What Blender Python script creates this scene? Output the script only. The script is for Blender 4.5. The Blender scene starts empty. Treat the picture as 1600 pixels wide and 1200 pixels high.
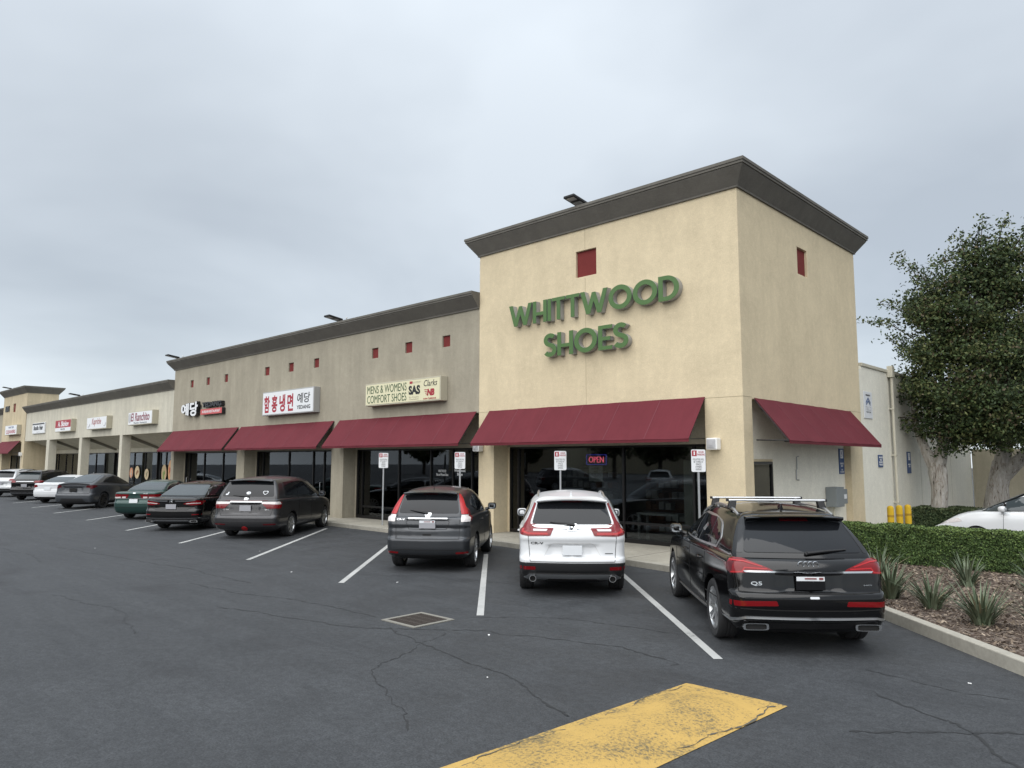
import bpy, bmesh, math, random
import numpy as np
from mathutils import Vector, Matrix
from mathutils.bvhtree import BVHTree

S = bpy.context.scene
COL = S.collection
R = math.radians

# ------------------------------------------------------------------ camera
CAM_F, CAM_YAW, CAM_PITCH, CAM_ROLL = 1146.3, 0.7624, 0.1051, 0.002
CAM_LOC = Vector((7.534, -15.34, 2.196))
cd = bpy.data.cameras.new('camera')
cam = bpy.data.objects.new('camera', cd)
COL.objects.link(cam)
cy, sy, cp, sp = math.cos(CAM_YAW), math.sin(CAM_YAW), math.cos(CAM_PITCH), math.sin(CAM_PITCH)
fw = Vector((-sy * cp, cy * cp, sp)); rt = Vector((cy, sy, 0)); up = rt.cross(fw)
cr, sr = math.cos(CAM_ROLL), math.sin(CAM_ROLL)
rt, up = rt * cr + up * sr, up * cr - rt * sr
M = Matrix((rt, up, -fw)).transposed().to_4x4(); M.translation = CAM_LOC
cam.matrix_world = M
cd.sensor_fit = 'HORIZONTAL'; cd.sensor_width = 36.0; cd.lens = CAM_F / 1600 * 36
cd.clip_start = 0.1; cd.clip_end = 2000
S.camera = cam

# ------------------------------------------------------------------ light
SUN_DIR = Vector((0.20, -0.74, 0.82)).normalized()
W = bpy.data.worlds.new('World'); S.world = W; W.use_nodes = True
nt = W.node_tree; nt.nodes.clear()
def wn(t, **k):
    n = nt.nodes.new(t)
    for a, b in k.items(): setattr(n, a, b)
    return n
wo = wn('ShaderNodeOutputWorld'); bg = wn('ShaderNodeBackground'); bg.inputs[1].default_value = 0.1
sky = wn('ShaderNodeTexSky'); sky.sky_type = 'NISHITA'; sky.sun_disc = False
sky.sun_elevation = math.asin(SUN_DIR.z); sky.sun_rotation = math.atan2(SUN_DIR.x, SUN_DIR.y)
tc = wn('ShaderNodeTexCoord')
sx = wn('ShaderNodeSeparateXYZ'); nt.links.new(tc.outputs['Generated'], sx.inputs[0])
def wmath(op, a, b=None, c=None):
    n = wn('ShaderNodeMath', operation=op)
    for i, v in enumerate((a, b, c)):
        if v is None: continue
        if isinstance(v, (int, float)): n.inputs[i].default_value = v
        else: nt.links.new(v, n.inputs[i])
    return n.outputs[0]
zc = wmath('MAXIMUM', sx.outputs['Z'], 0.0)
den = wmath('ADD', zc, 0.22)
cxy = wn('ShaderNodeCombineXYZ')
nt.links.new(wmath('DIVIDE', sx.outputs['X'], den), cxy.inputs[0])
nt.links.new(wmath('DIVIDE', sx.outputs['Y'], den), cxy.inputs[1])
n1 = wn('ShaderNodeTexNoise'); n1.inputs['Scale'].default_value = 0.62; n1.inputs['Detail'].default_value = 5.0
n1.inputs['Roughness'].default_value = 0.5; n1.inputs['Distortion'].default_value = 0.25
mp = wn('ShaderNodeMapping'); mp.inputs['Location'].default_value = (3.1, 0.7, 0); mp.inputs['Scale'].default_value = (1, 1, 1)
mp.inputs['Rotation'].default_value = (0, 0, 0.5)
nt.links.new(cxy.outputs[0], mp.inputs[0]); nt.links.new(mp.outputs[0], n1.inputs['Vector'])
cr_ = wn('ShaderNodeValToRGB')
cr_.color_ramp.elements[0].position = 0.34; cr_.color_ramp.elements[0].color = (2.3, 2.52, 2.76, 1)
cr_.color_ramp.elements[1].position = 0.58; cr_.color_ramp.elements[1].color = (3.35, 3.62, 3.86, 1)
nt.links.new(n1.outputs['Fac'], cr_.inputs[0])
# overcast sky: brighter overhead
zen = wmath('MULTIPLY_ADD', wmath('POWER', zc, 3.0), 2.2, 1.0)
low = wmath('MULTIPLY_ADD', wmath('POWER', wmath('SUBTRACT', 1.0, zc), 8.0), 0.40, 0.97)
vm = wn('ShaderNodeVectorMath', operation='SCALE')
nt.links.new(cr_.outputs[0], vm.inputs[0]); nt.links.new(wmath('MULTIPLY', zen, low), vm.inputs['Scale'])
mx = wn('ShaderNodeMix', data_type='RGBA'); mx.inputs[0].default_value = 0.9
nt.links.new(sky.outputs[0], mx.inputs['A']); nt.links.new(vm.outputs[0], mx.inputs['B'])
nt.links.new(mx.outputs['Result'], bg.inputs[0]); nt.links.new(bg.outputs[0], wo.inputs[0])

sl = bpy.data.lights.new('sun', 'SUN'); sl.energy = 1.5; sl.angle = R(85); sl.color = (1.0, 0.975, 0.94)
so = bpy.data.objects.new('sun', sl); COL.objects.link(so)
so.rotation_euler = SUN_DIR.to_track_quat('Z', 'Y').to_euler(); so.location = (0, -20, 30)
S.view_settings.view_transform = 'Standard'; S.view_settings.look = 'None'
S.view_settings.exposure = 1.08; S.view_settings.gamma = 1
S.view_settings.use_curve_mapping = False
S.cycles.max_bounces = 6; S.cycles.transparent_max_bounces = 12

# ------------------------------------------------------------------ helpers
rng = random.Random(7)
def tag(o, label=None, cat=None, group=None, kind=None):
    if label: o['label'] = label
    if cat: o['category'] = cat
    if group: o['group'] = group
    if kind: o['kind'] = kind
    return o
def thing(name, label, cat, loc=(0, 0, 0), rz=0, group=None):
    o = bpy.data.objects.new(name, None); o.empty_display_size = 0.2
    COL.objects.link(o); o.location = loc; o.rotation_euler = (0, 0, rz)
    return tag(o, label, cat, group)
def link_mesh(name, me, parent=None, mats=()):
    for m in mats: me.materials.append(m)
    o = bpy.data.objects.new(name, me); COL.objects.link(o)
    if parent is not None: o.parent = parent
    return o
def pymesh(name, v, f, mats=(), parent=None, smooth=False, mi=None):
    me = bpy.data.meshes.new(name); me.from_pydata([tuple(map(float, a)) for a in v], [], f)
    me.update()
    if mi is not None: me.polygons.foreach_set('material_index', mi)
    if smooth: me.polygons.foreach_set('use_smooth', [True] * len(me.polygons))
    return link_mesh(name, me, parent, mats if isinstance(mats, (list, tuple)) else (mats,))
class MB:
    """collects shapes into one mesh"""
    def __init__(s): s.v = []; s.f = []; s.m = []; s.s = []
    def add(s, v, f, mi=0, sm=False):
        b = len(s.v); s.v += [tuple(map(float, a)) for a in v]
        for q in f: s.f.append([b + i for i in q]); s.m.append(mi); s.s.append(sm)
        return s
    def box(s, x0, x1, y0, y1, z0, z1, mi=0):
        v = [(x, y, z) for x in (x0, x1) for y in (y0, y1) for z in (z0, z1)]
        return s.add(v, [(0, 1, 3, 2), (4, 6, 7, 5), (0, 4, 5, 1), (2, 3, 7, 6), (0, 2, 6, 4), (1, 5, 7, 3)], mi)
    def obox(s, c, ux, uy, uz, sx, sy, sz, mi=0):
        c, ux, uy, uz = map(Vector, (c, ux, uy, uz))
        v = [c + ux * (a * sx / 2) + uy * (b * sy / 2) + uz * (d * sz / 2) for a in (-1, 1) for b in (-1, 1) for d in (-1, 1)]
        return s.add(v, [(0, 1, 3, 2), (4, 6, 7, 5), (0, 4, 5, 1), (2, 3, 7, 6), (0, 2, 6, 4), (1, 5, 7, 3)], mi)
    def tube(s, pts, rad, n=10, mi=0, caps=True, jit=0.0, rg=None):
        pts = [Vector(p) for p in pts]
        if isinstance(rad, (int, float)): rad = [rad] * len(pts)
        ring = []; V = []; F = []; prev = None
        for i, p in enumerate(pts):
            d = (pts[min(i + 1, len(pts) - 1)] - pts[max(i - 1, 0)]).normalized()
            if prev is None:
                a = Vector((0, 0, 1)) if abs(d.z) < 0.9 else Vector((1, 0, 0)); u = d.cross(a).normalized()
            else: u = (prev - d * prev.dot(d)).normalized()
            prev = u; w = d.cross(u)
            for k in range(n):
                t = 2 * math.pi * k / n; r = rad[i] * (1 + (jit * (rg.random() - .5) if jit else 0))
                V.append(p + u * (math.cos(t) * r) + w * (math.sin(t) * r))
        for i in range(len(pts) - 1):
            for k in range(n):
                F.append((i * n + k, i * n + (k + 1) % n, (i + 1) * n + (k + 1) % n, (i + 1) * n + k))
        if caps: F += [tuple(range(n - 1, -1, -1)), tuple((len(pts) - 1) * n + k for k in range(n))]
        return s.add(V, F, mi, True)
    def lathe(s, prof, axis=(0, 0, 1), origin=(0, 0, 0), n=32, mi=0, closed=False):
        ax = Vector(axis).normalized(); a = Vector((0, 0, 1)) if abs(ax.z) < .9 else Vector((1, 0, 0))
        u = ax.cross(a).normalized(); w = ax.cross(u); o = Vector(origin); V = []; F = []
        for (r, h) in prof:
            for k in range(n):
                t = 2 * math.pi * k / n; V.append(o + ax * h + (u * math.cos(t) + w * math.sin(t)) * r)
        m = len(prof)
        for i in range(m if closed else m - 1):
            j = (i + 1) % m
            for k in range(n): F.append((i * n + k, i * n + (k + 1) % n, j * n + (k + 1) % n, j * n + k))
        if not closed:
            if prof[0][0] > 1e-6: F.append(tuple(range(n)))
            if prof[-1][0] > 1e-6: F.append(tuple((m - 1) * n + k for k in range(n - 1, -1, -1)))
        return s.add(V, F, mi, True)
    def prism(s, poly, o, u, v, n, depth, mi=0):
        o, u, v, n = map(Vector, (o, u, v, n)); k = len(poly)
        A = [o + u * p[0] + v * p[1] for p in poly]; B = [a + n * depth for a in A]
        F = [tuple(range(k, 2 * k)), tuple(range(k - 1, -1, -1))] + [(i, (i + 1) % k, k + (i + 1) % k, k + i) for i in range(k)]
        return s.add(A + B, F, mi)
    def build(s, name, mats, parent=None, bevel=0.0, fix=True):
        me = bpy.data.meshes.new(name); me.from_pydata(s.v, [], s.f); me.update()
        me.polygons.foreach_set('material_index', s.m); me.polygons.foreach_set('use_smooth', s.s)
        if fix:
            bm = bmesh.new(); bm.from_mesh(me)
            bmesh.ops.recalc_face_normals(bm, faces=bm.faces[:])
            bm.to_mesh(me); bm.free()
        if any(s.s): me.set_sharp_from_angle(angle=R(38))
        o = link_mesh(name, me, parent, mats if isinstance(mats, (list, tuple)) else (mats,))
        if bevel:
            b = o.modifiers.new('bevel', 'BEVEL'); b.width = bevel; b.segments = 2; b.limit_method = 'ANGLE'; b.angle_limit = R(50)
        return o
def voxel(name, xs, ys, zs, solid, mats, parent=None, bevel=0.0, pick=None):
    """solid made of grid cells, only outer faces kept"""
    xs, ys, zs = sorted(set(xs)), sorted(set(ys)), sorted(set(zs))
    nx, ny, nz = len(xs) - 1, len(ys) - 1, len(zs) - 1
    occ = {}
    for i in range(nx):
        for j in range(ny):
            for k in range(nz):
                occ[i, j, k] = bool(solid((xs[i] + xs[i + 1]) / 2, (ys[j] + ys[j + 1]) / 2, (zs[k] + zs[k + 1]) / 2))
    bm = bmesh.new(); vs = {}
    def vt(i, j, k):
        if (i, j, k) not in vs: vs[i, j, k] = bm.verts.new((xs[i], ys[j], zs[k]))
        return vs[i, j, k]
    for (i, j, k), o in occ.items():
        if not o: continue
        for d, q in (((-1, 0, 0), ((0, 0, 0), (0, 0, 1), (0, 1, 1), (0, 1, 0))), ((1, 0, 0), ((1, 0, 0), (1, 1, 0), (1, 1, 1), (1, 0, 1))),
                     ((0, -1, 0), ((0, 0, 0), (1, 0, 0), (1, 0, 1), (0, 0, 1))), ((0, 1, 0), ((0, 1, 0), (0, 1, 1), (1, 1, 1), (1, 1, 0))),
                     ((0, 0, -1), ((0, 0, 0), (0, 1, 0), (1, 1, 0), (1, 0, 0))), ((0, 0, 1), ((0, 0, 1), (1, 0, 1), (1, 1, 1), (0, 1, 1)))):
            if not occ.get((i + d[0], j + d[1], k + d[2]), False):
                bm.faces.new([vt(i + a, j + b, k + c) for a, b, c in q])
    bmesh.ops.dissolve_limit(bm, angle_limit=R(1), verts=bm.verts[:], edges=bm.edges[:])
    me = bpy.data.meshes.new(name); bm.to_mesh(me); bm.free()
    o = link_mesh(name, me, parent, mats if isinstance(mats, (list, tuple)) else (mats,))
    if bevel:
        b = o.modifiers.new('bevel', 'BEVEL'); b.width = bevel; b.segments = 2; b.limit_method = 'ANGLE'; b.angle_limit = R(50)
    return o
_tcache = {}
def text_mesh(s, bold=0.0, extrude=0.0, res=3):
    key = (s, bold, extrude, res)
    if key not in _tcache:
        c = bpy.data.curves.new('t', 'FONT'); c.body = s; c.extrude = extrude; c.offset = bold; c.resolution_u = res
        c.align_x = 'CENTER'; c.space_line = 0.95
        o = bpy.data.objects.new('t', c); COL.objects.link(o); bpy.context.view_layer.update()
        me = bpy.data.meshes.new_from_object(o.evaluated_get(bpy.context.evaluated_depsgraph_get()))
        v = np.array([x.co[:] for x in me.vertices]); f = [list(p.vertices) for p in me.polygons]
        bpy.data.objects.remove(o); bpy.data.curves.remove(c); bpy.data.meshes.remove(me)
        _tcache[key] = (v, f)
    return _tcache[key]
def text(name, s, o, u, v, w, h, depth, m, parent, bold=0.0, keep=False, slant=0.0):
    """lettering fitted into w x h, centred on o, standing out by depth"""
    V, F = text_mesh(s, bold, 0.5)
    V = V.copy(); V[:, 0] += slant * V[:, 1]
    lo, hi = V.min(0), V.max(0); c = (lo + hi) / 2; sc = np.array([w, h]) / (hi - lo)[:2]
    if keep: sc[:] = sc.min()
    o, u, v = Vector(o), Vector(u), Vector(v); n = u.cross(v)
    P = [o + u * float((a[0] - c[0]) * sc[0]) + v * float((a[1] - c[1]) * sc[1]) + n * float((a[2] + .5) * depth) for a in V]
    return pymesh(name, P, F, m, parent)
def curve_shape(name, loops, o, u, v, depth, mats, parent, rim=0.0):
    """filled outline (with holes) extruded"""
    c = bpy.data.curves.new('t', 'CURVE'); c.dimensions = '2D'; c.fill_mode = 'BOTH'; c.extrude = 0.5
    for L in loops:
        sp_ = c.splines.new('POLY'); sp_.points.add(len(L) - 1); sp_.use_cyclic_u = True
        for p, q in zip(sp_.points, L): p.co = (q[0], q[1], 0, 1)
    ob = bpy.data.objects.new('t', c); COL.objects.link(ob); bpy.context.view_layer.update()
    me = bpy.data.meshes.new_from_object(ob.evaluated_get(bpy.context.evaluated_depsgraph_get()))
    V = [x.co.copy() for x in me.vertices]; F = [list(p.vertices) for p in me.polygons]
    bpy.data.objects.remove(ob); bpy.data.curves.remove(c); bpy.data.meshes.remove(me)
    o, u, v = Vector(o), Vector(u), Vector(v); n = u.cross(v)
    P = [o + u * a.x + v * a.y + n * ((a.z + .5) * depth) for a in V]
    return pymesh(name, P, F, mats, parent)
def fastmesh(name, V, F4, mats, parent=None, mi=None, smooth=False):
    """V (n,3) array, F4 (m,4) quads"""
    me = bpy.data.meshes.new(name); V = np.asarray(V, np.float32); F4 = np.asarray(F4, np.int32)
    me.vertices.add(len(V)); me.vertices.foreach_set('co', V.ravel())
    me.loops.add(F4.size); me.loops.foreach_set('vertex_index', F4.ravel())
    me.polygons.add(len(F4)); me.polygons.foreach_set('loop_start', np.arange(0, F4.size, 4, dtype=np.int32))
    if mi is not None: me.polygons.foreach_set('material_index', np.asarray(mi, np.int32))
    if smooth: me.polygons.foreach_set('use_smooth', np.ones(len(F4), bool))
    me.update(calc_edges=True)
    return link_mesh(name, me, parent, mats if isinstance(mats, (list, tuple)) else (mats,))
def copy_thing(root, loc, rz, label, group=None):
    """a copy of a thing with its parts and sub-parts"""
    def rec(o, par):
        c = o.copy(); COL.objects.link(c)
        if par is not None: c.parent = par; c.matrix_parent_inverse = o.matrix_parent_inverse.copy()
        for ch in list(o.children): rec(ch, c)
        return c
    r = rec(root, None); r.location = loc; r.rotation_euler = (0, 0, rz); r['label'] = label
    if group: r['group'] = group
    return r

# ------------------------------------------------------------------ materials
def mat(name, col=(.5, .5, .5), rough=.6, metal=0.0, spec=.5, coat=0.0, emit=None, estr=1.0, trans=0.0):
    m = bpy.data.materials.new(name); m.use_nodes = True
    b = m.node_tree.nodes['Principled BSDF']
    b.inputs['Base Color'].default_value = (*col, 1); b.inputs['Roughness'].default_value = rough
    b.inputs['Metallic'].default_value = metal; b.inputs['Specular IOR Level'].default_value = spec
    b.inputs['Coat Weight'].default_value = coat; b.inputs['Coat Roughness'].default_value = 0.03
    if emit: b.inputs['Emission Color'].default_value = (*emit, 1); b.inputs['Emission Strength'].default_value = estr
    return m
class NB:
    """small node-building helper"""
    def __init__(s, m): s.m = m; s.t = m.node_tree; s.b = s.t.nodes['Principled BSDF']
    def n(s, t, **k):
        x = s.t.nodes.new(t)
        for a, b in k.items(): setattr(x, a, b)
        return x
    def l(s, a, b): s.t.links.new(a, b)
    def coord(s, scale=(1, 1, 1), kind='Object'):
        c = s.n('ShaderNodeTexCoord'); p = s.n('ShaderNodeMapping'); p.inputs['Scale'].default_value = scale
        s.l(c.outputs[kind], p.inputs[0]); return p.outputs[0]
    def noise(s, co, scale, detail=4, rough=.55, dist=0):
        x = s.n('ShaderNodeTexNoise'); x.inputs['Scale'].default_value = scale; x.inputs['Detail'].default_value = detail
        x.inputs['Roughness'].default_value = rough; x.inputs['Distortion'].default_value = dist
        s.l(co, x.inputs['Vector']); return x.outputs['Fac']
    def ramp(s, f, stops):
        x = s.n('ShaderNodeValToRGB'); e = x.color_ramp.elements
        while len(e) < len(stops): e.new(.5)
        for q, (p, c) in zip(e, stops): q.position = p; q.color = (*c, 1) if len(c) == 3 else c
        s.l(f, x.inputs[0]); return x.outputs[0]
    def mix(s, f, a, b, mode='MIX'):
        x = s.n('ShaderNodeMix', data_type='RGBA', blend_type=mode)
        for q, v in ((x.inputs[0], f), (x.inputs['A'], a), (x.inputs['B'], b)):
            if isinstance(v, (int, float)): q.default_value = v
            elif isinstance(v, tuple): q.default_value = (*v, 1)
            else: s.l(v, q)
        return x.outputs['Result']
    def math(s, op, a, b=0.0, c=0.0):
        x = s.n('ShaderNodeMath', operation=op)
        for i, v in enumerate((a, b, c)):
            if isinstance(v, (int, float)): x.inputs[i].default_value = v
            else: s.l(v, x.inputs[i])
        return x.outputs[0]
    def bump(s, h, strength=.3, dist=.02):
        x = s.n('ShaderNodeBump'); x.inputs['Strength'].default_value = strength; x.inputs['Distance'].default_value = dist
        s.l(h, x.inputs['Height']); s.l(x.outputs[0], s.b.inputs['Normal']); return x
    def color(s, c): s.l(c, s.b.inputs['Base Color'])
    def rough(s, c): s.l(c, s.b.inputs['Roughness'])
def stucco(name, col, var=.12, streak=.05):
    m = mat(name, col, .9, spec=.2); k = NB(m); co = k.coord()
    big = k.noise(co, .9, 6, .62, .5); mid = k.noise(co, 7, 5, .6, .3); fine = k.noise(co, 60, 3, .6)
    st = k.noise(k.coord((1.5, 1.5, .22)), 1.5, 6, .65, .4)
    d = tuple(c * (1 - var) for c in col); e = tuple(min(1, c * (1 + var * .6)) for c in col)
    a = k.ramp(big, [(.3, d), (.7, e)])
    b = k.mix(k.math('MULTIPLY', mid, .5), a, k.ramp(mid, [(.3, tuple(c * .74 for c in col)), (.7, tuple(min(1, c * 1.14) for c in col))]))
    g = k.ramp(st, [(.42, (1 - streak,) * 3), (.62, (1, 1, 1))])
    b = k.mix(1.0, b, k.ramp(k.noise(co, 30, 4, .7), [(.3, (.89, .89, .89)), (.7, (1.07, 1.07, 1.07))]), 'MULTIPLY'); k.color(k.mix(1.0, b, g, 'MULTIPLY'))
    k.bump(k.math('ADD', k.math('MULTIPLY', fine, .5), k.math('MULTIPLY', mid, .8)), .4, .012)
    return m
M_ = {}
M_['cream'] = stucco('cream_stucco', (.64, .54, .37), .12, .05)
M_['taupe'] = stucco('taupe_stucco', (.36, .326, .255), .13, .11)
M_['bone'] = stucco('bone_stucco', (.56, .53, .44), .1, .12)
M_['tan'] = stucco('tan_stucco', (.55, .465, .32), .12, .12)
M_['sidewall'] = stucco('side_wall_paint', (.76, .73, .63), .05, .04)
M_['lowwall'] = stucco('yard_wall_paint', (.50, .45, .34), .1, .1)
M_['infill'] = stucco('recess_shade_stucco', (.42, .39, .31), .1, .08)  # greyed to carry the recess shade above the glass; also colours wall joints
m = stucco('cornice_paint', (.150, .141, .124), .12, .1); M_['cornice'] = m
M_['cornice_lip'] = mat('cornice_lip_metal', (.13, .125, .115), .45, .3)
M_['roof'] = mat('roof_membrane', (.4, .4, .38), .9)
M_['niche'] = stucco('red_niche_paint', (.17, .032, .03), .1, .05)
def awning_mat():
    m = mat('awning_canvas', (.13, .020, .031), .8, spec=.25); k = NB(m); co = k.coord()
    a = k.math('ADD', k.math('MULTIPLY', k.noise(co, 1.1, 6, .65), .6), k.math('MULTIPLY', k.noise(k.coord((5, .8, .8)), 1.6, 5, .65), .4)); w = k.noise(k.coord((90, 90, 90)), 6, 2)
    k.color(k.ramp(a, [(.3, (.097, .0138, .0205)), (.7, (.130, .0205, .029))])); k.bump(w, .1, .003); return m
M_['awning'] = awning_mat()
M_['awnframe'] = mat('awning_frame_metal', (.03, .03, .03), .5, .5)
def asphalt():
    m = mat('asphalt', (.04, .042, .046), .85, spec=.35); k = NB(m); co = k.coord()
    big = k.noise(co, .16, 5, .55, .6); mid = k.noise(co, 1.1, 6, .62, .8); fine = k.noise(co, 55, 3, .7); grit = k.noise(co, 210, 2, .8)
    a = k.ramp(big, [(.3, (.030, .0322, .0354)), (.7, (.047, .0505, .0548))])
    b = k.mix(.5, a, k.ramp(mid, [(.39, (.026, .0276, .030)), (.62, (.054, .0575, .062))]))
    sw = k.noise(k.coord((.25, 2.2, 1)), 1.2, 5, .6, .4)
    b = k.mix(.2, b, k.ramp(sw, [(.35, (.027, .028, .0305)), (.7, (.064, .066, .069))]))
    b = k.mix(1.0, b, k.ramp(fine, [(.40, (.70, .70, .70)), (.60, (1.28, 1.28, 1.28))]), 'MULTIPLY'); b = k.mix(1.0, b, k.ramp(k.noise(co, 13, 4, .7, .3), [(.40, (.84, .84, .84)), (.60, (1.14, 1.14, 1.14))]), 'MULTIPLY')
    gs = k.ramp(grit, [(.62, (0, 0, 0)), (.70, (1, 1, 1))])
    b = k.mix(k.math('MULTIPLY', gs, .6), b, (.12, .124, .128))
    # oil and worn spots
    oil = k.ramp(k.noise(co, .55, 4, .5), [(.60, (0, 0, 0)), (.70, (1, 1, 1))])
    b = k.mix(k.math('MULTIPLY', oil, .4), b, (.02, .02, .022))
    k.color(b); k.rough(k.ramp(mid, [(.3, (.62, .62, .62)), (.7, (.86, .86, .86))]))
    k.bump(k.math('ADD', k.math('MULTIPLY', fine, .6), k.math('MULTIPLY', grit, .4)), .5, .006); return m
M_['asphalt'] = asphalt()
def concrete(name, col):
    m = mat(name, col, .88, spec=.25); k = NB(m); co = k.coord()
    a = k.noise(co, 1.3, 6, .6, .4); b = k.noise(co, 14, 5, .65); f = k.noise(co, 90, 2)
    c = k.ramp(a, [(.3, tuple(x * .72 for x in col)), (.7, tuple(x * 1.12 for x in col))])
    c = k.mix(.35, c, k.ramp(b, [(.3, tuple(x * .6 for x in col)), (.65, tuple(x * 1.15 for x in col))]))
    k.color(c); k.bump(k.math('ADD', f, b), .3, .006); return m
M_['walk'] = concrete('sidewalk_concrete', (.35, .325, .27))
M_['kerb'] = concrete('kerb_concrete', (.36, .34, .29))
def worn_paint(name, col, under, lo, hi, sc=18):
    m = mat(name, col, .75, spec=.3); k = NB(m); co = k.coord()
    a = k.noise(co, sc, 6, .7, .3); b = k.noise(co, 1.4, 4, .6, .6); g = k.noise(co, 120, 2)
    f = k.ramp(k.math('ADD', k.math('MULTIPLY', a, .62), k.math('MULTIPLY', b, .38)), [(lo, (0, 0, 0)), (hi, (1, 1, 1))])
    c = k.mix(f, under, k.ramp(b, [(.3, tuple(x * .82 for x in col)), (.7, col)]))
    k.color(c); k.bump(k.math('ADD', k.math('MULTIPLY', a, .6), g), .6, .01); return m
M_['line'] = worn_paint('stall_line_paint', (.45, .45, .435), (.12, .12, .12), .33, .43)
M_['yellow'] = worn_paint('bump_yellow_paint', (.50, .325, .095), (.14, .115, .065), .395, .50, 34)
M_['white'] = mat('white_paint', (.78, .78, .77), .45)
M_['ltgrey'] = mat('light_grey_metal', (.5, .5, .49), .5, .2)
M_['cab'] = mat('sign_cabinet', (.42, .39, .30), .6)
M_['cabw'] = mat('sign_cabinet_grey', (.36, .36, .35), .5, .2)
M_['alu'] = mat('brushed_aluminium', (.62, .63, .64), .32, 1.0)
M_['chrome'] = mat('chrome', (.6, .61, .62), .18, 1.0)
M_['black'] = mat('black_plastic', (.012, .012, .013), .5)
M_['blackgl'] = mat('black_gloss', (.006, .006, .007), .12)
M_['frame'] = mat('bronze_window_frame', (.016, .015, .015), .4, .4)
M_['rubber'] = mat('tyre_rubber', (.016, .016, .017), .82)
M_['under'] = mat('underbody', (.008, .008, .008), .9)
M_['rim'] = mat('alloy_rim', (.5, .51, .52), .3, .9)
M_['rimdk'] = mat('dark_rim', (.02, .02, .022), .4, .5)
M_['red'] = mat('tail_lamp_red', (.155, .0025, .005), .16, spec=.35, coat=.2)
M_['redlt'] = mat('tail_lamp_bright_red', (.36, .012, .015), .2, spec=.35, coat=.2)
M_['reddk'] = mat('tail_lamp_dark_red', (.075, .003, .006), .14, spec=.35, coat=.2)
M_['clear'] = mat('clear_lamp', (.6, .56, .55), .15, .1, coat=.2)
M_['plate'] = mat('plate_white', (.66, .68, .7), .4)
M_['platebl'] = mat('plate_blur', (.3, .3, .32), .5)
M_['signred'] = mat('sign_red', (.33, .02, .035), .5)
M_['signgreen'] = mat('sign_dark_green', (.03, .075, .03), .5)
M_['signblack'] = mat('sign_black', (.012, .012, .014), .4)
M_['signblue'] = mat('sign_blue', (.02, .06, .17), .5)
M_['facew'] = mat('sign_face_white', (.7, .71, .72), .4)
M_['facec'] = mat('sign_face_cream', (.66, .62, .42), .4)
M_['pale'] = mat('sign_pale_grey', (.45, .45, .46), .5)
M_['lgreen'] = mat('channel_letter_green', (.066, .138, .038), .45)
M_['lside'] = mat('channel_letter_return', (.36, .37, .38), .4, .5)
M_['galv'] = mat('galvanised_steel', (.36, .37, .38), .45, .7)
M_['boxgrey'] = mat('electric_box_grey', (.2, .22, .225), .5, .1)
M_['pipe'] = mat('painted_pipe', (.5, .47, .38), .6)
M_['bollard'] = worn_paint('bollard_yellow', (.6, .38, .02), (.4, .25, .03), .2, .3, 14)
M_['neonr'] = mat('neon_pink', (.1, .01, .02), .4, emit=(1, .12, .2), estr=.95)
M_['neonb'] = mat('neon_blue', (.01, .01, .1), .4, emit=(.12, .12, 1), estr=.3)
M_['warm'] = mat('lamp_shade_glow', (.6, .35, .15), .6, emit=(1, .55, .25), estr=.55)
M_['inner'] = mat('shop_interior_wall', (.16, .15, .14), .9)
M_['innerfl'] = mat('shop_floor', (.12, .1, .085), .7)
M_['blind'] = mat('roller_blind', (.42, .39, .33), .85)
M_['poster'] = mat('poster_paper', (.55, .53, .48), .7)
M_['wood'] = mat('display_wood', (.2, .09, .045), .6)
M_['tablewhite'] = mat('display_white', (.5, .48, .45), .6)
def shopglass():
    m = bpy.data.materials.new('shop_glass'); m.use_nodes = True; t = m.node_tree; t.nodes.clear()
    o = t.nodes.new('ShaderNodeOutputMaterial'); x = t.nodes.new('ShaderNodeMixShader'); tr = t.nodes.new('ShaderNodeBsdfTransparent')
    g = t.nodes.new('ShaderNodeBsdfGlossy'); f = t.nodes.new('ShaderNodeFresnel'); f.inputs[0].default_value = 1.55
    tr.inputs[0].default_value = (.55, .58, .585, 1); g.inputs['Roughness'].default_value = .015; g.inputs[0].default_value = (.8, .85, .9, 1)
    mm = t.nodes.new('ShaderNodeMath'); mm.operation = 'MULTIPLY'; mm.inputs[1].default_value = 1.15
    t.links.new(f.outputs[0], mm.inputs[0]); t.links.new(mm.outputs[0], x.inputs[0]); t.links.new(tr.outputs[0], x.inputs[1]); t.links.new(g.outputs[0], x.inputs[2])
    t.links.new(x.outputs[0], o.inputs[0]); return m
M_['glass'] = shopglass()
M_['cglass'] = mat('car_tinted_glass', (.009, .010, .012), .02, spec=.34)
M_['cglassl'] = mat('car_light_glass', (.04, .05, .054), .03, spec=.5)
M_['mirrorgl'] = mat('mirror_glass', (.3, .32, .34), .05, .9)
def carpaint(name, col, metal=0.0, rough=.28, dust=.0, coat=.5):
    m = mat(name, col, rough, metal, coat=coat); k = NB(m)
    if dust:
        a = k.noise(k.coord(), 3, 5, .6); k.color(k.mix(k.math('MULTIPLY', a, dust), col, (.25, .24, .22)))
    return m
P_ = {
 'black': carpaint('black_paint', (.003, .003, .0035), 0, .1, .004, .0),
 'white': carpaint('white_pearl_paint', (.62, .63, .64), 0, .3),
 'grey': carpaint('dark_grey_metallic', (.036, .039, .044), .55, .32, .02),
 'van': carpaint('brown_grey_metallic', (.030, .0295, .032), .45, .34, .015),
 'green': carpaint('dark_green_metallic', (.018, .052, .046), .4, .3, .01),
 'slate': carpaint('slate_grey_matte', (.042, .047, .055), .3, .42, .03),
 'silver': carpaint('silver_white_paint', (.5, .51, .52), .2, .3),
}
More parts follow.
